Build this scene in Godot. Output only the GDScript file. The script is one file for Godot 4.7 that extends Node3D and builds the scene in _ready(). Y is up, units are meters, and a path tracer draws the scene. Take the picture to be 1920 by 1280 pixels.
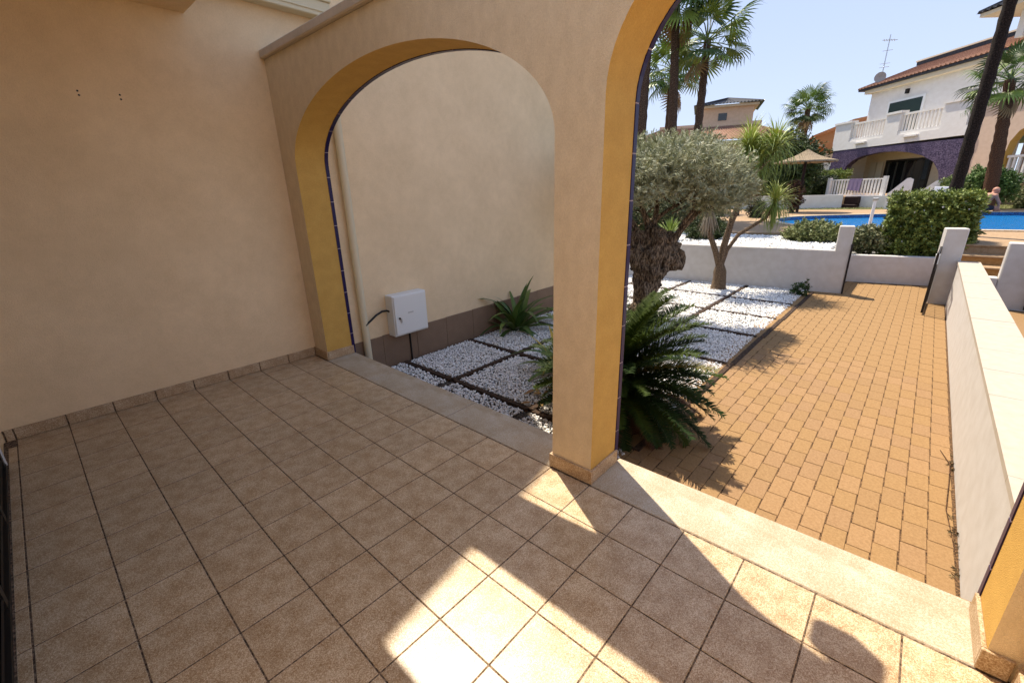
extends Node3D
# Porch with two arches opening on a small gravel garden, a brick path and a shared pool behind.

const T := 0.25          # floor tile pitch
const G := -0.358        # garden and path level (porch floor is 0)
const D := 0.40          # pool deck level
const ZF := -0.015       # arch wall, porch side
const ZB := -0.285       # arch wall, garden side
const XL := -0.875       # party wall face

var rng := RandomNumberGenerator.new()
var M := {}
var TX := {}
var used := {}

# ------------------------------------------------------------------ helpers
func rf(a: float, b: float) -> float:
	return rng.randf_range(a, b)

func numbered(n: String) -> String:
	var k: int = used.get(n, 0)
	used[n] = k + 1
	return n if k == 0 else "%s_%03d" % [n, k]

func thing(called: String, label: String, category: String, at := Vector3.ZERO, turn := 0.0, group := "") -> Node3D:
	var o := Node3D.new()
	o.name = numbered(called)
	add_child(o)
	o.position = at
	o.rotation.y = turn
	o.set_meta("label", label)
	o.set_meta("category", category)
	if group != "":
		o.set_meta("group", group)
	return o

func structure(called: String, label := "") -> Node3D:
	var o := Node3D.new()
	o.name = numbered(called)
	add_child(o)
	o.set_meta("kind", "structure")
	if label != "":
		o.set_meta("label", label)
	return o

func tool() -> SurfaceTool:
	var st := SurfaceTool.new()
	st.begin(Mesh.PRIMITIVE_TRIANGLES)
	st.set_smooth_group(-1)
	return st

func part(st: SurfaceTool, called: String, m: Material, parent: Node) -> MeshInstance3D:
	st.generate_normals()
	return inst(st.commit(), called, m, parent)

func inst(mesh: Mesh, called: String, m: Material, parent: Node, xf := Transform3D()) -> MeshInstance3D:
	var o := MeshInstance3D.new()
	o.name = called
	o.mesh = mesh
	o.material_override = m
	o.transform = xf
	parent.add_child(o, true)
	return o

func stuff(o: Node) -> Node:
	o.set_meta("kind", "stuff")
	return o

func tri(st: SurfaceTool, a: Vector3, b: Vector3, c: Vector3) -> void:
	st.add_vertex(a); st.add_vertex(b); st.add_vertex(c)

func quad(st: SurfaceTool, a: Vector3, b: Vector3, c: Vector3, d: Vector3) -> void:
	tri(st, a, b, c); tri(st, a, c, d)

# box with optional chamfer, in a basis
func bx(st: SurfaceTool, c: Vector3, s: Vector3, bev := 0.0, bs := Basis()) -> void:
	var h := s * 0.5
	var i := Vector3(h.x - bev, h.y - bev, h.z - bev)
	var f := [[0, 1, 2], [1, 2, 0], [2, 0, 1]]
	for ax in f:
		for sg in [-1.0, 1.0]:
			var q := []
			for uv in [[-1.0, -1.0], [-1.0, 1.0], [1.0, 1.0], [1.0, -1.0]]:
				var v := Vector3.ZERO
				v[ax[0]] = h[ax[0]] * sg
				v[ax[1]] = i[ax[1]] * uv[0]
				v[ax[2]] = i[ax[2]] * uv[1]
				q.append(c + bs * v)
			if sg > 0:
				quad(st, q[0], q[1], q[2], q[3])
			else:
				quad(st, q[3], q[2], q[1], q[0])
	if bev <= 0.0:
		return
	for ax in f:          # edges running along ax[0]
		for s1 in [-1.0, 1.0]:
			for s2 in [-1.0, 1.0]:
				var q := []
				for e in [[-1.0, 0], [1.0, 0], [1.0, 1], [-1.0, 1]]:
					var v := Vector3.ZERO
					v[ax[0]] = i[ax[0]] * e[0]
					v[ax[1]] = (h[ax[1]] if e[1] == 0 else i[ax[1]]) * s1
					v[ax[2]] = (i[ax[2]] if e[1] == 0 else h[ax[2]]) * s2
					q.append(c + bs * v)
				if s1 * s2 > 0:
					quad(st, q[3], q[2], q[1], q[0])
				else:
					quad(st, q[0], q[1], q[2], q[3])
	for sx in [-1.0, 1.0]:
		for sy in [-1.0, 1.0]:
			for sz in [-1.0, 1.0]:
				var a := c + bs * Vector3(h.x * sx, i.y * sy, i.z * sz)
				var b := c + bs * Vector3(i.x * sx, h.y * sy, i.z * sz)
				var d := c + bs * Vector3(i.x * sx, i.y * sy, h.z * sz)
				if sx * sy * sz > 0:
					tri(st, a, d, b)
				else:
					tri(st, a, b, d)

func boxmesh(s: Vector3, bev := 0.0) -> ArrayMesh:
	var st := tool()
	bx(st, Vector3.ZERO, s, bev)
	st.generate_normals()
	return st.commit()

func box(called: String, a: Vector3, b: Vector3, m: Material, parent: Node, bev := 0.0) -> MeshInstance3D:
	var st := tool()
	bx(st, (a + b) * 0.5, (b - a).abs(), bev)
	return part(st, called, m, parent)

# swept tube through points with radii, rough = radius jitter
func tube(st: SurfaceTool, pts: Array, rad: Array, n := 8, rough := 0.0, cap := true) -> void:
	st.set_smooth_group(0)
	var rings := []
	var up := Vector3(0.31, 0.2, 0.93).normalized()
	for k in pts.size():
		var a: Vector3 = pts[max(k - 1, 0)]
		var b: Vector3 = pts[min(k + 1, pts.size() - 1)]
		var t := (b - a).normalized()
		var x := t.cross(up)
		if x.length() < 0.1:
			x = t.cross(Vector3.RIGHT)
		x = x.normalized()
		up = x.cross(t).normalized()
		var ring := []
		for j in n:
			var an := TAU * j / n
			var r: float = rad[k]
			if rough > 0.0:
				r *= 1.0 + rf(-rough, rough)
			ring.append(pts[k] + (x * cos(an) + up * sin(an)) * r)
		rings.append(ring)
	for k in pts.size() - 1:
		for j in n:
			var j2 := (j + 1) % n
			quad(st, rings[k][j], rings[k][j2], rings[k + 1][j2], rings[k + 1][j])
	if cap:
		st.set_smooth_group(-1)
		var e := pts.size() - 1
		for j in n:
			tri(st, pts[0], rings[0][(j + 1) % n], rings[0][j])
			tri(st, pts[e], rings[e][j], rings[e][(j + 1) % n])
	st.set_smooth_group(-1)

func cyl(called: String, a: Vector3, b: Vector3, r0: float, r1: float, m: Material, parent: Node, n := 10) -> MeshInstance3D:
	var st := tool()
	tube(st, [a, b], [r0, r1], n)
	return part(st, called, m, parent)

# flat polygon given as 2D points, mapped by a callable
func poly(st: SurfaceTool, pts: PackedVector2Array, to: Callable, flip := false) -> void:
	var idx := Geometry2D.triangulate_polygon(pts)
	if idx.is_empty():
		push_error("polygon not triangulated")
	for k in range(0, idx.size(), 3):
		var a: Vector3 = to.call(pts[idx[k]])
		var b: Vector3 = to.call(pts[idx[k + 1]])
		var c: Vector3 = to.call(pts[idx[k + 2]])
		if flip:
			tri(st, a, c, b)
		else:
			tri(st, a, b, c)

# extrude a horizontal outline (x, z) between two heights
func slab(st: SurfaceTool, pts: PackedVector2Array, y0: float, y1: float) -> void:
	poly(st, pts, func(p): return Vector3(p.x, y1, p.y), not Geometry2D.is_polygon_clockwise(pts))
	poly(st, pts, func(p): return Vector3(p.x, y0, p.y), Geometry2D.is_polygon_clockwise(pts))
	for k in pts.size():
		var a := pts[k]
		var b := pts[(k + 1) % pts.size()]
		quad(st, Vector3(a.x, y0, a.y), Vector3(b.x, y0, b.y), Vector3(b.x, y1, b.y), Vector3(a.x, y1, a.y))

func copies(called: String, mesh: Mesh, xf: Array, cols: Array, m: Material, parent: Node) -> MultiMeshInstance3D:
	var mm := MultiMesh.new()
	mm.transform_format = MultiMesh.TRANSFORM_3D
	mm.use_colors = cols.size() > 0
	mm.mesh = mesh
	mm.instance_count = xf.size()
	for k in xf.size():
		mm.set_instance_transform(k, xf[k])
		if cols.size() > 0:
			mm.set_instance_color(k, cols[k])
	var o := MultiMeshInstance3D.new()
	o.name = called
	o.multimesh = mm
	o.material_override = m
	parent.add_child(o, true)
	return o

# ------------------------------------------------------------------ textures and materials
func noise_bytes(size: int, type: int, freq: float, octaves: int, sd: int) -> PackedByteArray:
	var n := FastNoiseLite.new()
	n.seed = sd
	n.noise_type = type
	n.frequency = freq
	n.fractal_octaves = octaves
	n.fractal_type = FastNoiseLite.FRACTAL_FBM if octaves > 1 else FastNoiseLite.FRACTAL_NONE
	if type == FastNoiseLite.TYPE_CELLULAR:
		n.cellular_return_type = FastNoiseLite.RETURN_CELL_VALUE
	var im := n.get_seamless_image(size, size)
	im.convert(Image.FORMAT_L8)
	return im.get_data()

# layers: [type, frequency, octaves, weight, seed]; colour runs from lo to hi
func texture(key: String, size: int, layers: Array, lo: Color, hi: Color, stretch := Vector2.ONE) -> ImageTexture:
	var maps := []
	for l in layers:
		maps.append(noise_bytes(size, l[0], l[1], l[2], l[4]))
	var out := PackedByteArray()
	out.resize(size * size * 3)
	var o := 0
	for y in size:
		var sy := int(y * stretch.y) % size
		for x in size:
			var p := sy * size + int(x * stretch.x) % size
			var v := 0.5
			for k in maps.size():
				v += (maps[k][p] / 255.0 - 0.5) * layers[k][3]
			v = clampf(v, 0.0, 1.0)
			out[o] = int((lo.r + (hi.r - lo.r) * v) * 255.0)
			out[o + 1] = int((lo.g + (hi.g - lo.g) * v) * 255.0)
			out[o + 2] = int((lo.b + (hi.b - lo.b) * v) * 255.0)
			o += 3
	var t := ImageTexture.create_from_image(Image.create_from_data(size, size, false, Image.FORMAT_RGB8, out))
	TX[key] = t
	return t

func relief(key: String, size: int, freq: float, octaves: int, strength: float, sd: int, type := FastNoiseLite.TYPE_SIMPLEX) -> ImageTexture:
	var n := FastNoiseLite.new()
	n.seed = sd
	n.noise_type = type
	n.frequency = freq
	n.fractal_octaves = octaves
	var im := n.get_seamless_image(size, size)
	im.bump_map_to_normal_map(strength)
	var t := ImageTexture.create_from_image(im)
	TX[key] = t
	return t

# colour is linear; tex multiplies it, both laid by world position
func mat(key: String, c: Color, rough := 0.85, o := {}) -> StandardMaterial3D:
	var m := StandardMaterial3D.new()
	m.resource_name = key
	m.albedo_color = Color(minf(c.r, 1.0), minf(c.g, 1.0), minf(c.b, 1.0)).linear_to_srgb()
	m.roughness = rough
	m.metallic = o.get("metal", 0.0)
	m.metallic_specular = o.get("spec", 0.4)
	if o.has("tex"):
		m.albedo_texture = TX[o.tex]
	if o.has("bump"):
		m.normal_enabled = true
		m.normal_texture = TX[o.bump]
		m.normal_scale = o.get("bump_scale", 1.0)
	if o.has("tex") or o.has("bump"):
		m.uv1_triplanar = true
		m.uv1_world_triplanar = o.get("world", true)
		var s: float = 1.0 / o.get("size", 1.0)
		m.uv1_scale = o.get("uv", Vector3.ONE) * s
		m.uv1_triplanar_sharpness = 8.0
	if o.has("alpha"):
		m.transparency = BaseMaterial3D.TRANSPARENCY_ALPHA
		m.albedo_color.a = o.alpha
	if o.get("vertex", false):
		m.vertex_color_use_as_albedo = true
	if o.has("backlight"):
		m.backlight_enabled = true
		m.backlight = o.backlight
	m.cull_mode = BaseMaterial3D.CULL_DISABLED
	M[key] = m
	return m

func lin(r: int, g: int, b: int) -> Color:
	return Color8(r, g, b).srgb_to_linear()

func make_materials() -> void:
	var SX := FastNoiseLite.TYPE_SIMPLEX_SMOOTH
	var PE := FastNoiseLite.TYPE_PERLIN
	var VA := FastNoiseLite.TYPE_VALUE
	var CE := FastNoiseLite.TYPE_CELLULAR
	texture("stucco", 1024, [[SX, 0.006, 4, 0.4, 1], [SX, 0.05, 3, 0.35, 2], [VA, 0.4, 2, 0.7, 3]], Color(0.87, 0.85, 0.82), Color(1, 1, 1))
	texture("aged", 1024, [[SX, 0.004, 5, 0.55, 11], [SX, 0.02, 4, 0.35, 12], [VA, 0.45, 2, 0.5, 13]], Color(0.91, 0.90, 0.88), Color(1, 1, 1))
	texture("speckle", 512, [[VA, 0.32, 2, 1.4, 4], [SX, 0.16, 2, 0.8, 5], [SX, 0.008, 3, 0.5, 6]], Color(0.70, 0.61, 0.50), Color(1, 1, 1))
	texture("stone", 512, [[SX, 0.02, 4, 1.0, 7], [VA, 0.22, 2, 0.9, 8]], Color(0.80, 0.68, 0.52), Color(1, 1, 1))
	texture("soft_stone", 512, [[SX, 0.004, 4, 0.6, 37], [VA, 0.32, 2, 1.2, 38], [SX, 0.15, 2, 0.6, 39]], Color(0.82, 0.75, 0.65), Color(1, 1, 1))
	texture("clay", 512, [[VA, 0.35, 2, 0.8, 9], [SX, 0.03, 4, 0.6, 10]], Color(0.80, 0.76, 0.70), Color(1, 1, 1))
	texture("paint", 1024, [[SX, 0.008, 5, 0.7, 14], [VA, 0.4, 2, 0.4, 15]], Color(0.92, 0.905, 0.885), Color(1, 1, 1))
	texture("bark", 512, [[SX, 0.03, 4, 1.6, 16], [VA, 0.2, 2, 0.6, 17]], Color(0.35, 0.32, 0.30), Color(1, 1, 1))
	texture("wood", 512, [[SX, 0.02, 4, 1.4, 18], [VA, 0.25, 2, 0.5, 19]], Color(0.45, 0.42, 0.38), Color(1, 1, 1))
	texture("earth", 512, [[SX, 0.03, 4, 1.4, 20], [VA, 0.3, 2, 1.0, 21]], Color(0.35, 0.33, 0.32), Color(1, 1, 1))
	texture("chips", 512, [[CE, 0.09, 1, 1.2, 22], [VA, 0.3, 1, 0.3, 23]], Color(0.30, 0.29, 0.28), Color(1, 1, 1))
	texture("mosaic", 512, [[CE, 0.08, 1, 1.3, 24], [VA, 0.4, 1, 0.2, 25]], Color(0.40, 0.35, 0.5), Color(1, 1, 1))
	texture("grassy", 512, [[SX, 0.02, 4, 1.0, 26], [VA, 0.4, 2, 1.0, 27]], Color(0.5, 0.5, 0.4), Color(1, 1, 1))
	texture("straw", 512, [[VA, 0.4, 2, 1.3, 28], [SX, 0.05, 3, 0.7, 29]], Color(0.5, 0.47, 0.42), Color(1, 1, 1))
	relief("n_stucco", 512, 0.26, 2, 4.0, 30)
	relief("n_fine", 1024, 0.30, 2, 3.0, 31)
	relief("n_bark", 512, 0.05, 4, 14.0, 32)
	relief("n_water", 512, 0.03, 3, 6.0, 33)
	mat("arch_stucco", Color(0.85, 0.70, 0.475), 0.93, {"tex": "stucco", "bump": "n_stucco", "bump_scale": 0.45, "size": 0.9, "uv": Vector3(1.6, 1.0, 1.6)})
	mat("party_stucco", Color(0.86, 0.66, 0.42), 0.93, {"tex": "aged", "bump": "n_fine", "bump_scale": 0.22, "size": 2.6})
	mat("ochre", Color(0.66, 0.40, 0.10), 0.85, {"tex": "stucco", "bump": "n_stucco", "bump_scale": 0.3, "size": 0.8})
	mat("coping_grey", Color(0.68, 0.58, 0.46), 0.9, {"tex": "aged", "bump": "n_fine", "size": 1.3})
	for k in 4:
		var s: float = [1.0, 0.97, 1.03, 0.94][k]
		mat("tile%d" % k, Color(0.66 * s, 0.53 * s, 0.36 * s), 0.34, {"tex": "speckle", "size": 0.42, "bump": "n_fine", "bump_scale": 0.06, "spec": 0.45})
	mat("grout", Color(0.28, 0.195, 0.125), 0.95, {"tex": "earth", "size": 0.3})
	mat("skirt", Color(0.62, 0.49, 0.34), 0.45, {"tex": "speckle", "size": 0.5})
	mat("skirt_edge", Color(0.33, 0.20, 0.12), 0.7, {})
	mat("threshold", Color(0.52, 0.46, 0.365), 0.5, {"tex": "soft_stone", "size": 0.5, "bump": "n_fine", "bump_scale": 0.08})
	for k in 4:
		var s: float = [1.0, 0.96, 1.04, 0.98][k]
		mat("brick%d" % k, Color(0.335 * s, 0.207 * s, (0.098 + 0.004 * (k - 1.5)) * s), 0.85, {"tex": "clay", "size": 0.35, "bump": "n_fine", "bump_scale": 0.3})
	mat("joint_sand", Color(0.215, 0.12, 0.055), 1.0, {"tex": "earth", "size": 0.3})
	mat("purple_tile", Color(0.018, 0.011, 0.062), 0.3, {"spec": 0.35})
	mat("purple_joint", Color(0.40, 0.32, 0.34), 0.9)
	mat("white_wall", Color(0.60, 0.575, 0.545), 0.9, {"tex": "paint", "bump": "n_fine", "bump_scale": 0.35, "size": 1.4})
	mat("far_white", Color(0.78, 0.76, 0.73), 0.9, {"tex": "paint", "size": 2.5})
	mat("coping_cream", Color(0.46, 0.405, 0.335), 0.7, {"tex": "paint", "size": 0.7, "bump": "n_fine", "bump_scale": 0.2})
	mat("socle", Color(0.24, 0.155, 0.10), 0.6, {"tex": "aged", "size": 0.7})
	mat("beam", Color(0.10, 0.058, 0.034), 0.9, {"tex": "wood", "size": 0.4, "bump": "n_bark", "bump_scale": 0.3})
	mat("soil", Color(0.16, 0.13, 0.10), 1.0, {"tex": "chips", "size": 0.35})
	mat("gravel_bed", Color(0.55, 0.54, 0.52), 0.95, {"tex": "chips", "size": 0.5})
	mat("pebble", Color(1, 1, 1), 0.75, {"vertex": true})
	mat("metal_box", Color(0.75, 0.74, 0.70), 0.45)
	mat("black_plastic", Color(0.012, 0.012, 0.012), 0.5)
	mat("pipe_cream", Color(0.66, 0.56, 0.38), 0.5)
	mat("gutter_cream", Color(0.62, 0.53, 0.35), 0.5)
	mat("iron", Color(0.018, 0.015, 0.014), 0.5, {"metal": 0.3})
	mat("steel", Color(0.5, 0.5, 0.5), 0.35, {"metal": 0.9})
	mat("dark_glass", Color(0.01, 0.012, 0.012), 0.05, {"spec": 0.6})
	mat("dark_frame", Color(0.02, 0.017, 0.014), 0.4)
	mat("white_frame", Color(0.75, 0.75, 0.73), 0.4)
	mat("deck", Color(0.40, 0.275, 0.165), 0.85, {"tex": "clay", "size": 1.5})
	mat("deck_riser", Color(0.42, 0.24, 0.09), 0.85, {"tex": "clay", "size": 1.0})
	mat("pool_edge", Color(0.6, 0.54, 0.45), 0.6, {"tex": "stone", "size": 0.8})
	mat("pool_tile", Color(0.025, 0.20, 0.46), 0.3, {"tex": "mosaic", "size": 0.6})
	mat("water", Color(0.008, 0.17, 0.46), 0.12, {"alpha": 0.8, "bump": "n_water", "bump_scale": 0.8, "size": 2.2, "spec": 0.2})
	mat("lawn", Color(0.16, 0.17, 0.045), 0.95, {"tex": "grassy", "size": 1.2})
	mat("earth_ground", Color(0.30, 0.23, 0.15), 1.0, {"tex": "earth", "size": 2.0})
	mat("mosaic", Color(0.155, 0.12, 0.185), 0.5, {"tex": "mosaic", "size": 1.6})
	mat("roof_tile", Color(0.50, 0.265, 0.18), 0.85, {"tex": "straw", "size": 1.6})
	mat("roof_dark", Color(0.05, 0.052, 0.07), 0.5, {"tex": "wood", "size": 1.0})
	mat("cream", Color(0.74, 0.65, 0.50), 0.9, {"tex": "paint", "size": 2.0})
	mat("pink_wall", Color(0.66, 0.50, 0.38), 0.9, {"tex": "paint", "size": 2.0})
	mat("salmon", Color(0.64, 0.47, 0.33), 0.9, {"tex": "paint", "size": 2.0})
	mat("orange_wall", Color(0.52, 0.26, 0.12), 0.9, {"tex": "paint", "size": 2.0})
	mat("parapet_brown", Color(0.20, 0.11, 0.075), 0.9, {"tex": "paint", "size": 1.0})
	mat("green_shutter", Color(0.012, 0.03, 0.026), 0.5)
	mat("door_wood", Color(0.11, 0.035, 0.014), 0.5, {"tex": "wood", "size": 0.8})
	mat("curtain", Color(0.62, 0.58, 0.48), 0.95)
	mat("thatch", Color(0.50, 0.40, 0.28), 1.0, {"tex": "straw", "size": 0.8, "bump": "n_bark", "bump_scale": 0.6})
	mat("dark_wood", Color(0.05, 0.022, 0.016), 0.8, {"tex": "wood", "size": 0.4})
	mat("palm_bark", Color(0.19, 0.125, 0.085), 1.0, {"tex": "bark", "size": 0.5, "bump": "n_bark", "bump_scale": 1.0})
	mat("red_bark", Color(0.22, 0.11, 0.055), 1.0, {"tex": "bark", "size": 0.4, "bump": "n_bark", "bump_scale": 1.0})
	mat("dark_bark", Color(0.045, 0.03, 0.024), 1.0, {"tex": "bark", "size": 0.5, "bump": "n_bark", "bump_scale": 1.0})
	mat("olive_bark", Color(0.34, 0.25, 0.165), 1.0, {"tex": "bark", "size": 0.9, "uv": Vector3(1.8, 0.6, 1.8), "bump": "n_bark", "bump_scale": 1.0})
	mat("pale_bark", Color(0.36, 0.25, 0.155), 1.0, {"tex": "bark", "size": 0.35, "bump": "n_bark", "bump_scale": 0.8})
	mat("leaf", Color(1, 1, 1), 0.55, {"vertex": true, "backlight": Color(0.10, 0.14, 0.02)})
	mat("gloss_leaf", Color(1, 1, 1), 0.35, {"vertex": true, "backlight": Color(0.05, 0.08, 0.01)})
	mat("dry_leaf", Color(1, 1, 1), 0.9, {"vertex": true})
	mat("skin", Color(0.42, 0.20, 0.13), 0.55)
	mat("shorts", Color(0.015, 0.015, 0.025), 0.8)
	mat("seat_white", Color(0.8, 0.8, 0.8), 0.4)

# ------------------------------------------------------------------ stage
func make_camera_and_light() -> void:
	var cam := Camera3D.new()
	cam.name = "camera"
	add_child(cam)
	cam.position = Vector3(3.2598, 1.46383, 1.68453)
	cam.rotation = Vector3(-0.329020965, 0.737680722, -0.0247805216)
	cam.fov = 75.77
	cam.near = 0.05
	cam.far = 600.0
	cam.current = true
	var sun := DirectionalLight3D.new()
	sun.name = "sun"
	sun.light_energy = 0.62
	sun.light_color = Color(1.0, 0.955, 0.88)
	sun.light_angular_distance = 0.55
	sun.shadow_enabled = true
	add_child(sun)
	var towards := Vector3(-0.432, 1.0, -0.263).normalized()
	sun.look_at_from_position(towards * 10.0, Vector3.ZERO, Vector3.UP)
	var env := Environment.new()
	var sky := Sky.new()
	var sm := ProceduralSkyMaterial.new()
	sm.sky_top_color = Color(0.120, 0.152, 0.235).linear_to_srgb()
	sm.sky_horizon_color = Color(0.195, 0.225, 0.268).linear_to_srgb()
	sm.sky_curve = 0.15
	sm.ground_bottom_color = Color(0.30, 0.24, 0.17).linear_to_srgb()
	sm.ground_horizon_color = Color(0.55, 0.58, 0.60).linear_to_srgb()
	sky.sky_material = sm
	env.background_mode = Environment.BG_SKY
	env.sky = sky
	env.tonemap_mode = Environment.TONE_MAPPER_LINEAR
	env.tonemap_exposure = 4.45
	env.sdfgi_enabled = true
	env.ssao_enabled = true
	env.ssil_enabled = true
	var we := WorldEnvironment.new()
	we.name = "world_environment"
	we.environment = env
	add_child(we)

# ------------------------------------------------------------------ porch
func arch_pts(xl: float, xr: float, spring: float, rise: float, n := 28, power := 2.0) -> PackedVector2Array:
	var p := PackedVector2Array([Vector2(xl, 0)])
	var c := (xl + xr) * 0.5
	var a := (xr - xl) * 0.5
	for k in n + 1:
		var t := PI - PI * k / n
		var cx := cos(t)
		var sx := sin(t)
		p.append(Vector2(c + a * signf(cx) * pow(absf(cx), 2.0 / power), spring + rise * pow(absf(sx), 2.0 / power)))
	p.append(Vector2(xr, 0))
	return p

func porch() -> void:
	# floor
	var fl := structure("porch_floor", "beige speckled square tiles with dark brown grout on the porch")
	box("screed", Vector3(XL, -0.30, -0.28), Vector3(3.76, -0.0016, 2.06), M.grout, fl)
	var full := boxmesh(Vector3(0.2445, 0.02, 0.2445), 0.0012)
	var half := boxmesh(Vector3(0.1195, 0.02, 0.2445), 0.0012)
	var cut := boxmesh(Vector3(0.2445, 0.02, 0.036), 0.0012)
	for j in 9:
		for i in range(-4, 15):
			var mesh: Mesh = full
			var x := (i + 0.5) * T
			var z := (j + 0.5) * T
			if i == -4:
				mesh = half
				x = -3.25 * T
			if j == 8:
				if i == -4:
					continue
				mesh = cut
				z = 8 * T + 0.0215
			var o := inst(mesh, "tile", M["tile%d" % rng.randi_range(0, 3)], fl)
			o.position = Vector3(x, -0.01 + rf(-0.0006, 0.0006), z)
			o.rotation = Vector3(rf(-0.0012, 0.0012), 0, rf(-0.0012, 0.0012))
	# thresholds
	var th := structure("threshold", "pale cream stone threshold slabs under the arches")
	var cuts := [-0.625, 0.09, 1.09, 1.998]
	for k in 3:
		box("slab", Vector3(cuts[k] + 0.0015, -0.032, ZB - 0.004), Vector3(cuts[k + 1] - 0.0015, 0.0015, -0.005), M.threshold, th, 0.004)
	box("slab", Vector3(2.247, -0.035, -0.324), Vector3(3.683, 0.002, -0.005), M.threshold, th, 0.006)
	box("riser", Vector3(2.247, G - 0.1, -0.30), Vector3(3.74, -0.036, ZB), M.white_wall, th)
	box("riser", Vector3(XL, G - 0.1, ZB + 0.006), Vector3(2.0, -0.033, ZB + 0.05), M.white_wall, th)
	var stp := structure("entry_step", "brick step between path and porch")
	box("core", Vector3(2.25, G - 0.1, -0.56), Vector3(3.74, -0.19, -0.302), M.joint_sand, stp)
	for k in 14:
		box("brick", Vector3(2.252 + k * 0.107, -0.19, -0.56), Vector3(2.252 + k * 0.107 + 0.103, -0.17, -0.305), M["brick%d" % (k % 4)], stp, 0.003)

	# arch wall
	var w := thing("arch_wall", "cream stuccoed porch wall with two round arches, ochre reveals and purple tile edging", "wall")
	var left := arch_pts(-0.625, 1.998, 1.70, 0.565, 40)
	var right := arch_pts(2.245, 3.685, 1.82, 0.55, 32)
	var outline := PackedVector2Array([Vector2(XL, 0)])
	outline.append_array(left)
	outline.append_array(right)
	outline.append_array([Vector2(4.6, 0), Vector2(4.6, 2.5), Vector2(XL, 2.5)])
	var st := tool()
	poly(st, outline, func(p): return Vector3(p.x, p.y, ZF), true)
	poly(st, outline, func(p): return Vector3(p.x, p.y, ZB))
	quad(st, Vector3(4.6, 0, ZF), Vector3(4.6, 0, ZB), Vector3(4.6, 2.5, ZB), Vector3(4.6, 2.5, ZF))
	quad(st, Vector3(XL, 2.5, ZF), Vector3(XL, 2.5, ZB), Vector3(4.6, 2.5, ZB), Vector3(4.6, 2.5, ZF))
	part(st, "wall", M.arch_stucco, w)
	for arch in [left, right]:
		st = tool()
		st.set_smooth_group(0)
		for k in arch.size() - 1:
			var a: Vector2 = arch[k]
			var b: Vector2 = arch[k + 1]
			quad(st, Vector3(a.x, a.y, ZF), Vector3(a.x, a.y, ZB), Vector3(b.x, b.y, ZB), Vector3(b.x, b.y, ZF))
		part(st, "reveal", M.ochre, w)
		# purple edging tiles along the garden-side arris, 0.2 m each, with pale joints
		var total := 0.0
		var cum := [0.0]
		for k in arch.size() - 1:
			total += (arch[k + 1] - arch[k]).length()
			cum.append(total)
		var centre := Vector2((arch[0].x + arch[arch.size() - 1].x) * 0.5, 1.2)
		var n := int(round(total / 0.2))
		for k in n:
			for jt in 2:
				var s0 := total * k / n + (0.003 if jt == 0 else -0.003)
				var s1 := total * (k + 1) / n - 0.003 if jt == 0 else total * k / n + 0.003
				if jt == 1 and k == 0:
					continue
				var mesh := tool()
				var steps := 4 if jt == 0 else 1
				for q in steps:
					var ring := []
					for e in [q, q + 1]:
						var s: float = s0 + (s1 - s0) * e / steps
						var ii := 0
						while ii < arch.size() - 2 and cum[ii + 1] < s:
							ii += 1
						var d: Vector2 = (arch[ii + 1] - arch[ii]).normalized()
						var pt: Vector2 = arch[ii] + d * (s - cum[ii])
						var nn := Vector2(d.y, -d.x)
						if nn.dot(centre - pt) < 0:
							nn = -nn
						var inn := pt + nn * (0.0045 if jt == 0 else 0.003)
						var out := pt - nn * 0.012
						var zo := ZB - (0.008 if jt == 0 else 0.006)
						ring.append([Vector3(inn.x, inn.y, ZB + 0.022), Vector3(inn.x, inn.y, zo), Vector3(out.x, out.y, zo), Vector3(out.x, out.y, ZB + 0.022)])
					for c in 4:
						quad(mesh, ring[0][c], ring[1][c], ring[1][(c + 1) % 4], ring[0][(c + 1) % 4])
					if q == 0:
						quad(mesh, ring[0][0], ring[0][1], ring[0][2], ring[0][3])
					if q == steps - 1:
						quad(mesh, ring[1][3], ring[1][2], ring[1][1], ring[1][0])
				part(mesh, "edging_tile" if jt == 0 else "joint", M.purple_tile if jt == 0 else M.purple_joint, w)
	box("coping", Vector3(XL - 0.0, 2.502, ZB - 0.03), Vector3(4.63, 2.562, 0.018), M.coping_grey, w, 0.008)
	# skirting
	var sk := [
		[Vector3(-0.875, 0.003, ZF), Vector3(-0.615, 0.083, ZF + 0.012)],
		[Vector3(-0.625, 0.004, ZB + 0.01), Vector3(-0.612, 0.083, ZF - 0.001)],
		[Vector3(1.985, 0.003, ZF), Vector3(2.258, 0.083, ZF + 0.012)],
		[Vector3(2.245, 0.004, ZB + 0.01), Vector3(2.258, 0.083, ZF - 0.001)],
		[Vector3(1.985, 0.004, ZB + 0.01), Vector3(1.998, 0.083, ZF - 0.001)],
		[Vector3(3.672, 0.003, ZF), Vector3(3.745, 0.083, ZF + 0.012)],
		[Vector3(3.672, 0.004, ZB + 0.01), Vector3(3.685, 0.083, ZF - 0.001)]]
	for s in sk:
		box("skirting_tile", s[0], s[1], M.skirt, w, 0.002)

	# party wall on the left, rising to a gable towards the house
	var pw := thing("party_wall", "tall cream party wall running from the porch into the shaded garden", "wall")
	var prof := PackedVector2Array([Vector2(2.3, -0.6), Vector2(2.3, 7.65), Vector2(0.6, 7.65), Vector2(-2.12, 6.46), Vector2(-2.12, 4.05), Vector2(-4.4, 4.05), Vector2(-4.4, -0.6)])
	st = tool()
	poly(st, prof, func(p): return Vector3(XL, p.y, p.x))
	poly(st, prof, func(p): return Vector3(XL - 0.25, p.y, p.x), true)
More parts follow.
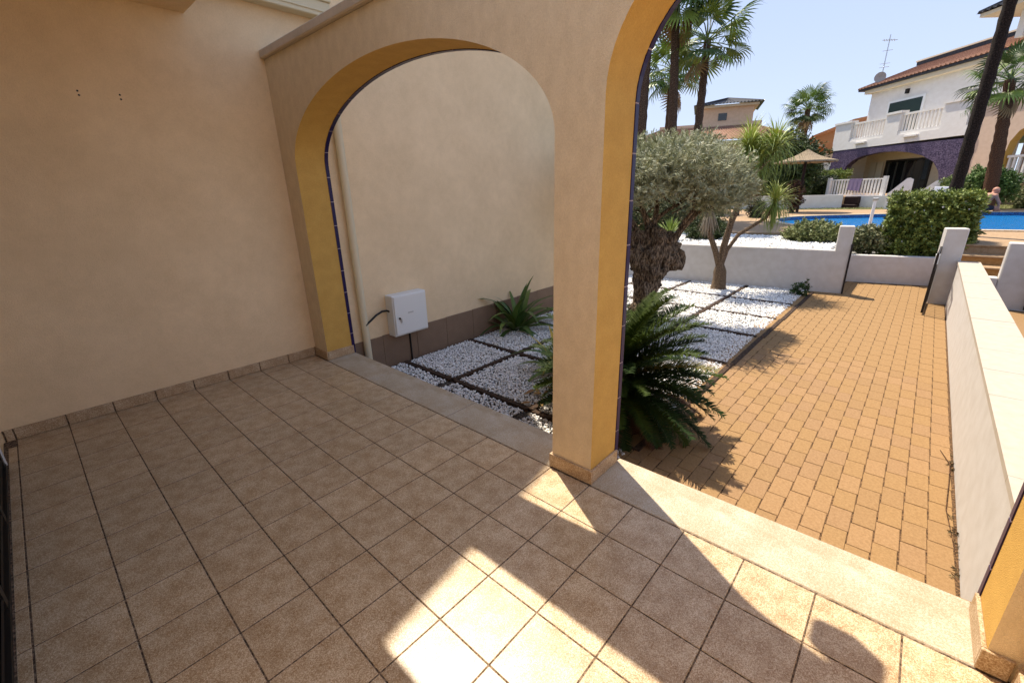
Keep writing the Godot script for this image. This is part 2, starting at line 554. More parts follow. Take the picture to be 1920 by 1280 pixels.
	for k in prof.size():
		var a := prof[k]
		var b := prof[(k + 1) % prof.size()]
		quad(st, Vector3(XL, a.y, a.x), Vector3(XL - 0.25, a.y, a.x), Vector3(XL - 0.25, b.y, b.x), Vector3(XL, b.y, b.x))
	part(st, "wall", M.party_stucco, pw)
	for j in 9:
		var z0 := j * T + 0.004
		var z1 := minf((j + 1) * T - 0.004, 2.04)
		if j == 0:
			z0 = 0.0
		box("skirting_tile", Vector3(XL, 0.002, z0), Vector3(XL + 0.011, 0.08, z1), M.skirt, pw, 0.002)
		box("joint", Vector3(XL, 0.002, z1 - 0.001), Vector3(XL + 0.006, 0.078, z1 + 0.009), M.grout, pw)
	for k in 9:
		box("socle_tile", Vector3(XL, G - 0.02, -0.3 - k * 0.45 - 0.447), Vector3(XL + 0.012, 0.0 + 0.004 * k, -0.3 - k * 0.45), M.socle, pw, 0.002)
	for p in [Vector3(XL, 2.132, 1.170), Vector3(XL, 2.108, 1.168), Vector3(XL, 2.134, 0.961), Vector3(XL, 2.108, 0.961)]:
		var hole := tool()
		tube(hole, [p + Vector3(-0.02, 0, 0), p + Vector3(0.0012, 0, 0)], [0.006, 0.006], 8)
		part(hole, "screw_hole", M.dark_frame, pw)

	# house front behind the camera, slab over the porch, right-hand wall
	var hf := thing("house_front", "rear wall of the porch with dark louvred door, unseen top kept low to let sky light in", "wall")  # mostly out of view; height kept to one storey so sky light enters
	box("wall", Vector3(XL - 0.2, 0, 2.10), Vector3(-0.50, 2.70, 2.3), M.party_stucco, hf)
	box("wall", Vector3(1.7, 0, 2.10), Vector3(4.2, 2.70, 2.3), M.party_stucco, hf)
	box("wall", Vector3(-0.5, 2.15, 2.10), Vector3(1.7, 2.70, 2.3), M.party_stucco, hf)
	var ld := thing("louvred_door", "dark louvred porch door at the lower left edge of the picture", "door")
	box("frame", Vector3(-0.50, 0.002, 2.045), Vector3(-0.47, 2.14, 2.12), M.white_frame, ld)
	box("panel", Vector3(-0.46, 0.02, 2.075), Vector3(1.69, 2.14, 2.12), M.dark_frame, ld)
	box("sill", Vector3(-0.46, 0.002, 2.046), Vector3(1.69, 0.02, 2.12), M.dark_frame, ld)
	for k in 4:
		box("stile", Vector3(-0.46 + k * 0.70, 0.02, 2.05), Vector3(-0.41 + k * 0.70, 2.14, 2.075), M.dark_frame, ld)
	for k in 40:
		var sl := tool()
		bx(sl, Vector3(0.62, 0.06 + k * 0.052, 2.064), Vector3(2.05, 0.008, 0.03), 0.0, Basis(Vector3.RIGHT, 0.7))
		part(sl, "slat", M.iron, ld)
	var ov := thing("balcony_slab", "cream balcony slab overhanging the back left corner of the porch", "balcony")
	box("slab", Vector3(XL, 2.701, 0.473), Vector3(1.235, 2.96, 2.3), M.party_stucco, ov, 0.006)
	var rw := thing("porch_side_wall", "cream wall closing the porch on the right, its unseen top kept low to let light in", "wall")  # height is out of view, kept low so more light reaches the porch
	box("wall", Vector3(3.76, 0.0, ZF + 0.002), Vector3(3.95, 0.95, 2.1), M.party_stucco, rw)
	for j in 8:
		box("skirting_tile", Vector3(3.748, 0.002, j * T + 0.004), Vector3(3.76, 0.083, (j + 1) * T - 0.004), M.skirt, rw, 0.002)

	# gutter, down pipe, meter box
	var gu := thing("rain_gutter", "moulded cream gutter on the party wall above the coping", "gutter")
	box("trough", Vector3(XL, 2.872, -0.585), Vector3(XL + 0.11, 2.985, 0.47), M.gutter_cream, gu, 0.006)
	box("lip", Vector3(XL, 2.985, -0.59), Vector3(XL + 0.125, 3.01, 0.47), M.gutter_cream, gu, 0.004)
	box("bead", Vector3(XL, 2.905, -0.583), Vector3(XL + 0.118, 2.918, 0.47), M.gutter_cream, gu, 0.003)
	var dp := thing("down_pipe", "cream rain pipe running down beside the left jamb of the arch", "pipe")
	cyl("pipe", Vector3(-0.828, G - 0.02, -0.535), Vector3(-0.828, 2.88, -0.535), 0.037, 0.037, M.pipe_cream, dp, 16)
	for y in [0.95, 2.1]:
		cyl("collar", Vector3(-0.828, y, -0.535), Vector3(-0.828, y + 0.05, -0.535), 0.041, 0.041, M.pipe_cream, dp, 16)
	var mb := thing("meter_box", "white metal meter box with a small lock on the garden wall", "meter box")
	box("case", Vector3(XL, -0.012, -1.280), Vector3(-0.742, 0.440, -0.836), M.metal_box, mb, 0.006)
	box("door", Vector3(-0.741, 0.004, -1.268), Vector3(-0.727, 0.428, -0.848), M.metal_box, mb, 0.004)
	cyl("lock", Vector3(-0.728, 0.19, -0.90), Vector3(-0.718, 0.19, -0.90), 0.012, 0.012, M.black_plastic, mb)
	box("key", Vector3(-0.722, 0.14, -0.922), Vector3(-0.716, 0.185, -0.908), M.steel, mb)
	box("nameplate", Vector3(-0.7275, 0.225, -1.085), Vector3(-0.7255, 0.238, -1.015), M.steel, mb)
	var cb := thing("cable", "black cable curving from the rain pipe into the meter box", "cable")
	st = tool()
	tube(st, [Vector3(-0.80, 0.185, -0.53), Vector3(-0.80, 0.225, -0.60), Vector3(-0.81, 0.262, -0.67), Vector3(-0.82, 0.285, -0.75), Vector3(-0.82, 0.282, -0.81), Vector3(-0.82, 0.265, -0.838)], [0.011, 0.011, 0.011, 0.011, 0.011, 0.011], 8)
	part(st, "sheath", M.black_plastic, cb)
	var cd := thing("conduit", "thin dark conduit from the meter box down to the gravel", "pipe")
	cyl("tube", Vector3(-0.855, G - 0.02, -1.095), Vector3(-0.855, -0.010, -1.095), 0.010, 0.010, M.black_plastic, cd, 8)
	# lantern out of view over the pillar, placed to cast the rounded floor shadow
	var ln := thing("unseen_wall_lantern", "dark wall lantern out of view over the pillar, casting a rounded shadow on the floor", "lantern")
	box("bracket", Vector3(2.32, 2.47, -0.43), Vector3(2.36, 2.50, ZB), M.iron, ln)
	box("cage", Vector3(2.27, 2.27, -0.49), Vector3(2.41, 2.47, -0.36), M.iron, ln, 0.02)

# ------------------------------------------------------------------ garden
func path_bricks() -> void:
	var p := structure("garden_path", "orange clay brick path in running bond")
	var base := PackedVector2Array([Vector2(2.03, -0.32), Vector2(3.80, -0.32), Vector2(3.90, -7.7), Vector2(6.0, -8.1), Vector2(6.0, -8.32), Vector2(3.9, -8.6), Vector2(3.9, -9.5), Vector2(2.3, -9.2), Vector2(2.3, -7.75), Vector2(2.06, -7.7)])
	var st := tool()
	slab(st, base, G - 0.06, G - 0.0035)
	part(st, "sand_bed", M.joint_sand, p)
	var pw := 0.1068
	var pl := 0.2075
	var mesh := boxmesh(Vector3(pw - 0.005, 0.05, pl - 0.005), 0.002)
	var cutm := boxmesh(Vector3(pw - 0.005, 0.05, pl * 0.5 - 0.005), 0.002)
	var list := []
	for c in 18:
		var x := 3.738 - (c + 0.5) * pw
		var k := 0
		var z := -0.565
		var first := c % 2 == 1
		while z > -9.3:
			var l := pl * 0.5 if first else pl
			var m := cutm if first else mesh
			first = false
			var zc := z - l * 0.5
			z -= l
			# the path drifts slightly to the right as it runs away
			var xs := x + (-zc - 0.85) * 0.0118
			if zc < -7.75 and xs < 2.45:
				continue
			if zc < -8.95 - (xs - 2.4) * 0.245:
				continue
			list.append([zc, xs, m])
			k += 1
	list.sort_custom(func(a, b): return a[0] > b[0])
	var rest := tool()
	for k in list.size():
		var e: Array = list[k]
		var at := Vector3(e[1] + rf(-0.001, 0.001), G - 0.025 + rf(-0.0006, 0.0006), e[0] + rf(-0.001, 0.001))
		var bs := Basis.from_euler(Vector3(rf(-0.0015, 0.0015), 0.0118 + rf(-0.003, 0.003), rf(-0.002, 0.002)))
		if k < 298:
			inst(e[2], "brick", M["brick%d" % rng.randi_range(0, 3)], p, Transform3D(bs, at))
		else:
			var s: AABB = e[2].get_aabb()
			bx(rest, at, s.size, 0.0, bs)
	stuff(part(rest, "far_bricks", M.brick0, p))

func pebble_mesh(sd: int) -> ArrayMesh:
	var r := RandomNumberGenerator.new()
	r.seed = sd
	var s := SphereMesh.new()
	s.radial_segments = 6
	s.rings = 3
	s.radius = 1.0
	s.height = 2.0
	var a := s.get_mesh_arrays()
	var v: PackedVector3Array = a[Mesh.ARRAY_VERTEX]
	var jit := {}
	for k in v.size():
		var key := Vector3i(v[k] * 100.0)
		if not jit.has(key):
			jit[key] = r.randf_range(0.72, 1.22)
		v[k] = v[k] * jit[key]
	a[Mesh.ARRAY_VERTEX] = v
	a[Mesh.ARRAY_NORMAL] = null
	a[Mesh.ARRAY_TANGENT] = null
	a[Mesh.ARRAY_TEX_UV] = null
	var m := ArrayMesh.new()
	m.add_surface_from_arrays(Mesh.PRIMITIVE_TRIANGLES, a)
	var st := SurfaceTool.new()
	st.create_from(m, 0)
	st.deindex()
	st.generate_normals()
	return st.commit()

func pebbles(parent: Node, rects: Array, step: float, size: float, y: float, skip: Callable) -> void:
	var xf := [[], [], []]
	var cl := [[], [], []]
	for r in rects:
		var x: float = r[0]
		while x < r[1]:
			var z: float = r[2]
			while z < r[3]:
				var px := x + rf(-0.5, 0.5) * step
				var pz := z + rf(-0.5, 0.5) * step
				z += step
				if skip.call(px, pz):
					continue
				var k := rng.randi_range(0, 2)
				var s := size * rf(0.65, 1.3)
				var b := Basis.from_euler(Vector3(rf(0, TAU), rf(0, TAU), rf(0, TAU))) * Basis.from_scale(Vector3(s, s * rf(0.6, 0.85), s * rf(0.75, 1.1)))
				xf[k].append(Transform3D(b, Vector3(px, y + rf(-0.008, 0.012), pz)))
				var g := rf(0.74, 0.96)
				if rng.randf() < 0.12:
					g *= 0.62
				cl[k].append(Color(g, g * rf(0.96, 0.98), g * rf(0.89, 0.94)))
			x += step
	for k in 3:
		stuff(copies("pebbles", pebble_mesh(40 + k), xf[k], cl[k], M.pebble, parent))

func garden() -> void:
	var bed := structure("gravel_garden", "white pebble beds beside the brick path")
	var st := tool()
	slab(st, PackedVector2Array([Vector2(-2.5, -0.27), Vector2(2.03, -0.27), Vector2(2.08, -7.8), Vector2(-2.5, -7.3)]), G - 0.08, G - 0.022)
	part(st, "earth", M.soil, bed)
	var ts := thing("timber_grid", "dark brown timber grid dividing the white pebble beds", "edging")
	var zs := [-0.975, -1.975, -3.14, -4.315, -5.335, -6.375]
	var xs := [-0.85, 0.015, 1.045, 2.045]
	for z in zs:
		for k in 3:
			box("beam", Vector3(xs[k] + 0.029, G - 0.05, z - 0.027), Vector3(xs[k + 1] - 0.029, G + 0.012 + rf(-0.004, 0.004), z + 0.027), M.beam, ts, 0.004)
	for k in 4:
		var zz := [-0.975] + zs.slice(1) + [-7.35 if k == 0 else -7.55]
		for j in zz.size() - 1:
			if k == 0 and j < 5:
				continue
			var sh := 0.012 * j if k == 3 else 0.0
			box("beam", Vector3(xs[k] - 0.027 + sh, G - 0.05, zz[j + 1] + 0.0), Vector3(xs[k] + 0.027 + sh, G + 0.014 + rf(-0.004, 0.004), zz[j]), M.beam, ts, 0.004)
	var near_beam := func(x: float, z: float) -> bool:
		for b in zs:
			if absf(z - b) < 0.046:
				return true
		for k in 4:
			if absf(x - xs[k]) < 0.046:
				return true
		# bare earth under the cycad, sparse strip below the threshold
		if Vector2(x - 1.72, z + 1.28).length() < 0.36 + rf(0, 0.15):
			return true
		if z > -0.97 and x < 1.0:
			return rng.randf() < 0.12
		return false
	pebbles(bed, [[-0.85, 2.02, -4.3, -0.33]], 0.0185, 0.0112, G - 0.002, near_beam)
	pebbles(bed, [[-1.6, 2.05, -7.62, -4.3]], 0.025, 0.0145, G - 0.002, near_beam)
	# scattered leaf litter
	var dl := thing("dry_leaf_litter", "dry fallen leaves lying on pebbles by the pillar", "leaves")
	var lm := leaf_mesh(0.09, 0.035, 3, 0.3)
	for k in 16:
		var c := Color(0.42, 0.27, 0.10).lerp(Color(0.25, 0.12, 0.05), rng.randf())
		var o := inst(lm, "leaf", tinted("litter%d" % (k % 4), c), dl)
		o.position = Vector3(1.12 + rf(-0.28, 0.32), G + 0.028, -1.2 + rf(-0.22, 0.22))
		o.rotation = Vector3(rf(-0.3, 0.3), rf(0, TAU), rf(-0.3, 0.3))

	# low wall with stone coping on the right of the path
	var lw := thing("path_wall", "low white wall with cream stone coping along the path", "wall")
	var wx := func(z: float) -> float: return 3.752 + (-z - 0.85) * 0.0118
	st = tool()
	slab(st, PackedVector2Array([Vector2(wx.call(-0.29), -0.287), Vector2(4.0, -0.287), Vector2(4.05, -7.72), Vector2(wx.call(-7.7), -7.72)]), G - 0.1, 0.285)
	part(st, "wall", M.white_wall, lw)
	for k in 15:
		var z0 := -0.29 - k * 0.497
		var z1 := z0 - 0.494
		st = tool()
		slab(st, PackedVector2Array([Vector2(wx.call(z0) - 0.012, z0), Vector2(4.013 + 0.0067 * -z0, z0), Vector2(4.013 + 0.0067 * -z1, z1), Vector2(wx.call(z1) - 0.012, z1)]), 0.286, 0.318 + rf(-0.001, 0.001))
		part(st, "coping_slab", M.coping_cream, lw)

	# rear garden wall with its gate post
	var rw := thing("rear_garden_wall", "low white wall at the back of the pebble beds ending in a gate post", "wall")
	var along := Basis(Vector3.UP, 0.1429)
	st = tool()
	bx(st, Vector3(0.245, 0.0, -7.426) + Vector3(0, (G - 0.1 + 0.378) * 0.5, -0.055), Vector3(4.2, 0.378 - G + 0.1, 0.14), 0.012, along)
	part(st, "wall", M.white_wall, rw)
	st = tool()
	bx(st, Vector3(2.385, (G - 0.1 + 0.785) * 0.5, -7.80), Vector3(0.21, 0.785 - G + 0.1, 0.165), 0.012, along)
	part(st, "post", M.white_wall, rw)
	cyl("gate_stop", Vector3(2.512, G - 0.02, -7.72), Vector3(2.512, 0.49, -7.72), 0.014, 0.014, M.iron, rw, 8)
	var gp := thing("gate_post", "white square gate post at the far end of the low path wall", "post")
	st = tool()
	bx(st, Vector3(3.715, (G - 0.1 + 0.79) * 0.5, -7.815), Vector3(0.25, 0.79 - G + 0.1, 0.18), 0.012, Basis(Vector3.UP, 0.2))
	part(st, "shaft", M.white_wall, gp)
	# open iron gate leaf
	var ga := thing("iron_gate", "black iron garden gate standing open against the gate post", "gate", Vector3(3.60, G, -7.70), -0.05)
	for z in [0.02, 0.90]:
		box("stile", Vector3(-0.013, 0.03, z - 0.013), Vector3(0.013, 0.88, z + 0.013), M.iron, ga)
	for y in [0.05, 0.60, 0.86]:
		box("rail", Vector3(-0.010, y - 0.012, 0.033), Vector3(0.010, y + 0.012, 0.887), M.iron, ga)
	for k in 7:
		box("bar", Vector3(-0.007, 0.062, 0.12 + k * 0.113), Vector3(0.007, 0.588, 0.134 + k * 0.113), M.iron, ga)
	for k in 3:
		for s in [-1, 1]:
			var q := tool()
			bx(q, Vector3(0, 0.73, 0.20 + k * 0.255), Vector3(0.014, 0.24, 0.014), 0.0, Basis(Vector3.RIGHT, s * 0.785))
			part(q, "lozenge_bar", M.iron, ga)
	box("lock_case", Vector3(-0.022, 0.72, 0.80), Vector3(0.022, 0.86, 0.885), M.white_frame, ga, 0.004)
	# planter wall across the walkway
	var pl := thing("planter_wall", "low white planter wall beyond the open gate, below the hedge", "wall")
	st = tool()
	bx(st, Vector3(3.05, (G - 0.1 + 0.155) * 0.5, -9.29), Vector3(1.95, 0.155 - G + 0.1, 0.15), 0.01, Basis(Vector3.UP, 0.239))
	part(st, "wall", M.white_wall, pl)
	st = tool()
	bx(st, Vector3(2.27, (G - 0.1 + 0.34) * 0.5, -8.45), Vector3(0.14, 0.34 - G + 0.1, 1.2), 0.01)
	part(st, "return", M.white_wall, pl)
	# neighbour's wall on the right
	var nw := thing("neighbour_wall", "white stepped wall of the next garden at the right edge", "wall")
	box("wall", Vector3(4.075, G - 0.1, -8.06), Vector3(4.31, 0.088, -7.88), M.white_wall, nw, 0.01)
	box("post", Vector3(4.312, G - 0.1, -8.07), Vector3(5.4, 0.598, -7.87), M.white_wall, nw, 0.012)
	var ng := thing("neighbour_gate", "dark iron gate of the next garden at the right edge", "gate", Vector3(4.66, G, -7.2))
	box("stile", Vector3(-0.015, 0.02, -0.66), Vector3(0.015, 0.85, -0.63), M.iron, ng)
	box("stile", Vector3(-0.015, 0.02, 0.0), Vector3(0.015, 0.85, 0.03), M.iron, ng)
	for y in [0.06, 0.8]:
		box("rail", Vector3(-0.012, y, -0.63), Vector3(0.012, y + 0.03, 0.0), M.iron, ng)
	for k in 5:
		box("bar", Vector3(-0.008, 0.09, -0.54 + k * 0.105), Vector3(0.008, 0.80, -0.524 + k * 0.105), M.iron, ng)
	var nb := structure("neighbour_ground_and_bounce", "brick paving of the next garden with an added out-of-view stretch that bounces light")
	st = tool()
	slab(st, PackedVector2Array([Vector2(4.02, -0.3), Vector2(8, -0.3), Vector2(8, -8.3), Vector2(4.06, -8.3)]), G - 0.05, G - 0.004)
	slab(st, PackedVector2Array([Vector2(3.96, 3.0), Vector2(8, 3.0), Vector2(8, -0.301), Vector2(3.96, -0.301)]), G - 0.05, -0.004)  # added beside the porch, out of view, to bounce sunlight into it
	part(st, "paving", M.brick1, nb)
	# steps up to the pool deck
	var ps := structure("pool_steps", "clay steps up to the pool deck")
	for k in 5:
		var y1 := D - 0.15 * k
		var zf := -9.48 + 0.30 * k
		st = tool()
		bx(st, Vector3(4.95, (G - 0.1 + y1 - 0.03) * 0.5, zf - 0.16), Vector3(2.1, y1 - 0.03 - G + 0.1, 0.29), 0.0)
		part(st, "riser", M.deck_riser, ps)
		box("tread", Vector3(3.89, y1 - 0.029, zf - 0.31), Vector3(6.0, y1 + 0.001, zf + 0.012), M.deck, ps, 0.006)
	# stray twigs at the foot of the path wall
	var tw := thing("fallen_twig", "thin dry brown twig lying along the foot of the path wall", "twig")
	st = tool()
	tube(st, [Vector3(3.70, G + 0.006, -2.35), Vector3(3.745, G + 0.012, -2.15), Vector3(3.735, G + 0.008, -1.9), Vector3(3.715, G + 0.006, -1.55), Vector3(3.73, G + 0.01, -1.3), Vector3(3.74, G + 0.006, -1.15)], [0.002, 0.003, 0.003, 0.003, 0.002, 0.0015], 5)
	part(st, "stem", M.red_bark, tw)

func wall_weeds() -> void:
	var w := thing("dry_weeds", "dark dry weeds in the joint along the foot of the path wall", "weeds")
	var pts := []
	for k in 26:
		var z: float = [-0.95, -1.15, -1.25, -2.08, -2.15][k % 5] - pow(rf(0, 1), 2.0) * 0.3
		pts.append(Vector3(3.752 + (-z - 0.85) * 0.0118 - rf(0.0, 0.022), G + rf(0.0, 0.012), z))
	leafy("stalks", w, [M.sprigA], pts, 0.026, Color(0.05, 0.035, 0.02), Color(0.16, 0.12, 0.06), M.dry_leaf, 0.0)

func tinted(key: String, c: Color) -> StandardMaterial3D:
	if not M.has(key):
		mat(key, c, 0.8)
	return M[key]

# ------------------------------------------------------------------ leaves
# a flat-ish leaf along +z, bending down, made of n segments
func leaf_strip(st: SurfaceTool, xf: Transform3D, length: float, width: float, n: int, droop: float, fold := 0.15) -> void:
	var prev := []
	for k in n + 1:
		var t := float(k) / n
		var w := width * 0.5 * sin(PI * clampf(0.12 + 0.88 * t, 0, 1)) if t < 1.0 else 0.0
		var ang := droop * t * t
		var y := -length * (1.0 - cos(ang)) * 0.6 - length * droop * 0.25 * t * t
		var z := length * t * (1.0 - 0.12 * ang * ang)
		var row := [xf * Vector3(-w, y + w * fold * 2.0, z), xf * Vector3(0, y, z), xf * Vector3(w, y + w * fold * 2.0, z)]
		if k > 0:
			quad(st, prev[0], row[0], row[1], prev[1])
			quad(st, prev[1], row[1], row[2], prev[2])
		prev = row

func leaf_mesh(length: float, width: float, n: int, droop: float) -> ArrayMesh:
	var st := tool()
	st.set_smooth_group(0)
	leaf_strip(st, Transform3D(), length, width, n, droop)
	st.generate_normals()
	return st.commit()

# a twig with many small leaves, about one unit long
func sprig_mesh(sd: int, leaves: int, ll: float, lw: float, spread: float) -> ArrayMesh:
	var r := RandomNumberGenerator.new()
	r.seed = sd
	var st := tool()
	for k in leaves:
		var t := (k + 0.5) / leaves
		var b := Basis(Vector3.FORWARD, r.randf_range(0, TAU)) * Basis(Vector3.RIGHT, -r.randf_range(0.3, spread))
		var p := Vector3(0, 0, t)
		var l := ll * r.randf_range(0.7, 1.2)
		var a := p + b * Vector3(0, 0, 0)
		var w := lw * 0.5
		var m1 := p + b * Vector3(-w, 0, l * 0.5)
		var m2 := p + b * Vector3(w, 0.02 * l, l * 0.5)
		var e := p + b * Vector3(0, -0.05 * l, l)
		quad(st, a, m1, e, m2)
	st.generate_normals()
	return st.commit()

func leafy(called: String, parent: Node, meshes: Array, pts: Array, scale: float, c0: Color, c1: Color, m: Material, outward := 0.6, centre := Vector3.ZERO) -> void:
	var xf := []
	var cl := []
	for k in meshes.size():
		xf.append([])
		cl.append([])
	for p in pts:
		var dir: Vector3 = ((p - centre).normalized() * outward + Vector3(rf(-1, 1), rf(-0.7, 1), rf(-1, 1)) * (1.0 - outward * 0.5)).normalized()
		var up := Vector3(rf(-1, 1), rf(-1, 1), rf(-1, 1)).normalized()
		if absf(dir.dot(up)) > 0.95:
			up = Vector3.UP if absf(dir.y) < 0.9 else Vector3.RIGHT
		var b := Basis.looking_at(-dir, up)
		var k := rng.randi_range(0, meshes.size() - 1)
		xf[k].append(Transform3D(b.scaled(Vector3.ONE * scale * rf(0.7, 1.25)), p))
		cl[k].append(c0.lerp(c1, rng.randf()) * rf(0.75, 1.15))
	var av := PackedVector3Array()
	var an := PackedVector3Array()
	var ac := PackedColorArray()
	for k in meshes.size():
		var arr: Array = meshes[k].surface_get_arrays(0)
		var v: PackedVector3Array = arr[Mesh.ARRAY_VERTEX]
		var nn: PackedVector3Array = arr[Mesh.ARRAY_NORMAL]
		if arr[Mesh.ARRAY_INDEX] != null and arr[Mesh.ARRAY_INDEX].size() > 0:
			var vi := PackedVector3Array()
			var ni := PackedVector3Array()
			for i in arr[Mesh.ARRAY_INDEX]:
				vi.append(v[i])
				ni.append(nn[i])
			v = vi
			nn = ni
		for q in xf[k].size():
			var t: Transform3D = xf[k][q]
			av.append_array(t * v)
			an.append_array(Transform3D(t.basis.orthonormalized(), Vector3.ZERO) * nn)
			var c := PackedColorArray()
			c.resize(v.size())
			c.fill(cl[k][q])
			ac.append_array(c)
	var all := []
	all.resize(Mesh.ARRAY_MAX)
	all[Mesh.ARRAY_VERTEX] = av
	all[Mesh.ARRAY_NORMAL] = an
	all[Mesh.ARRAY_COLOR] = ac
	var am := ArrayMesh.new()
	am.add_surface_from_arrays(Mesh.PRIMITIVE_TRIANGLES, all)
	inst(am, called, m, parent)

# points near the surface of an uneven blob
func blob_points(c: Vector3, r: Vector3, n: int, lumps: float, inner: float, sd: int) -> Array:
	var fn := FastNoiseLite.new()
	fn.seed = sd
	fn.frequency = 1.1
	var out := []
	for k in n:
		var d := Vector3(rng.randfn(), rng.randfn(), rng.randfn()).normalized()
		var bump := 1.0 + lumps * fn.get_noise_3dv(d * 1.7) * 2.0
		var t := pow(rf(inner * inner * inner, 1.0), 1.0 / 3.0) * bump
		out.append(c + d * r * t)
	return out

func box_points(lo: Vector3, hi: Vector3, n: int, shell: float, wob: float, sd: int) -> Array:
	var fn := FastNoiseLite.new()
	fn.seed = sd
	fn.frequency = 1.6
	var out := []
	while out.size() < n:
		var p := Vector3(rf(lo.x, hi.x), rf(lo.y, hi.y), rf(lo.z, hi.z))
		var e := minf(minf(minf(p.x - lo.x, hi.x - p.x), hi.y - p.y), minf(p.z - lo.z, hi.z - p.z))
		if e > shell and rng.randf() > 0.15:
			continue
		var c := (lo + hi) * 0.5
		var q := c + (p - c) * (1.0 + wob * fn.get_noise_3dv(p * 1.5))
		out.append(q)
	return out

func bush(called: String, label: String, c: Vector3, r: Vector3, n: int, c0: Color, c1: Color, ground: float, sc := 0.12, group := "") -> Node3D:
	var o := thing(called, label, "shrub", Vector3(c.x, ground, c.z), 0.0, group)
	var st := tool()
	for k in 4:
		tube(st, [Vector3(rf(-0.05, 0.05), -0.03, rf(-0.05, 0.05)), Vector3(rf(-0.5, 0.5) * r.x, (c.y - ground) * 0.9, rf(-0.5, 0.5) * r.z)], [0.025, 0.008], 5)
	part(st, "stem", M.dark_bark, o)
	leafy("foliage", o, [M.sprigA, M.sprigB], blob_points(Vector3(0, c.y - ground, 0), r, n, 0.25, 0.35, n), sc, c0, c1, M.leaf, 0.6, Vector3(0, c.y - ground, 0))
	return o

# fan palm
func fan_frond(sd: int) -> ArrayMesh:
	var r := RandomNumberGenerator.new()
	r.seed = sd
	var st := tool()
	# petiole
	tube(st, [Vector3(0, 0, 0), Vector3(0, 0.06, 0.45), Vector3(0, 0.02, 0.85)], [0.022, 0.016, 0.012], 4)
	var o := Vector3(0, 0.02, 0.85)
	var n := 22
	for k in n:
		var an := lerpf(-2.0, 2.0, float(k) / (n - 1))
		var l := 0.78 * (1.0 - 0.13 * absf(an)) * r.randf_range(0.9, 1.08)
		var d := Vector3(sin(an), 0.10 * cos(an * 2.0), cos(an))
		var side := Vector3(cos(an), 0, -sin(an)) * 0.036
		var a := o + d * 0.05
		var b := o + d * l * 0.6 + Vector3(0, -0.03, 0)
		var e := o + d * l + Vector3(0, -0.30 * r.randf_range(0.6, 1.3), 0)
		var m := o + d * l * 0.82 + Vector3(0, -0.10, 0)
		quad(st, a, b - side, b + Vector3(0, -0.012, 0), a)
		quad(st, a, b + Vector3(0, -0.012, 0), b + side, a)
		quad(st, b - side, m - side * 0.6, m + side * 0.6, b + side)
		tri(st, m - side * 0.6, e, m + side * 0.6)
	st.generate_normals()
	return st.commit()

func fan_palm(label: String, base: Vector3, top: Vector3, r0: float, r1: float, size: float, n: int, bark: Material, group := "", dead := 8) -> void:
	var o := thing("fan_palm", label, "palm tree", base, 0.0, group)
	var st := tool()
	var pts := []
	var rad := []
	var up := top - base
	var steps := int(up.length() / 0.16)
	for k in steps + 1:
		var t := float(k) / steps
		pts.append(up * t + Vector3(sin(t * 3.0) * 0.03, 0, 0) + Vector3(0, -0.05 if k == 0 else 0.0, 0))
		rad.append(lerpf(r0, r1, t) * (1.0 + (0.06 if k % 2 == 0 else -0.04)) * (1.25 if k == 0 else 1.0))
	tube(st, pts, rad, 12, 0.05)
	part(st, "trunk", bark, o)
	for k in n + dead:
		var t := float(k) / n
		var el := lerpf(1.35, -0.75, pow(t, 0.8)) + rf(-0.12, 0.12)
		var col := "frond%d" % rng.randi_range(0, 2)
		if k >= n:
			el = rf(-1.35, -1.0)
			col = "frond_dead"
		var b := Basis(Vector3.UP, k * 2.399 + rf(-0.25, 0.25)) * Basis(Vector3.RIGHT, -el) * Basis(Vector3.FORWARD, rf(-0.4, 0.4))
		inst(M["fan%d" % (k % 3)], "frond", M[col], o, Transform3D(b.scaled(Vector3.ONE * size * rf(0.85, 1.1)), up + Vector3(0, 0.02 - 0.12 * minf(t, 1.2) * size, 0)))

# cycad frond: arching rachis with narrow leaflets
func cycad_frond(sd: int, arch: float) -> ArrayMesh:
	var r := RandomNumberGenerator.new()
	r.seed = sd
	var st := tool()
	var pts := []
	var p := Vector3.ZERO
	var an := 0.0
	var n := 16
	for k in n + 1:
		pts.append(p)
		p += Vector3(0, sin(an), cos(an)) / n
		an -= arch / n
	var rad := []
	for k in n + 1:
		rad.append(0.008 * (1.0 - 0.8 * k / n))
	tube(st, pts, rad, 4, 0.0, false)
	var m := 78
	for k in m:
		var t := 0.10 + 0.90 * k / (m - 1.0)
		var f := t * n
		var i := mini(int(f), n - 1)
		var o: Vector3 = pts[i].lerp(pts[i + 1], f - i)
		var d: Vector3 = (pts[i + 1] - pts[i]).normalized()
		var up := Vector3(0, d.z, -d.y)
		var l := 0.145 * pow(sin(PI * clampf(0.10 + t * 0.84, 0, 1)), 0.6)
		for s in [-1.0, 1.0]:
			var q := (Vector3(s, 0, 0) * 0.80 + d * 0.50 + up * (0.30 + r.randf_range(-0.28, 0.28))).normalized()
			var w := d * 0.0058
			var e := o + q * l - up * 0.012
			quad(st, o - w, o + q * l * 0.5 - w, o + q * l * 0.5 + w, o + w)
			tri(st, o + q * l * 0.5 - w, e, o + q * l * 0.5 + w)
	st.generate_normals()
	return st.commit()

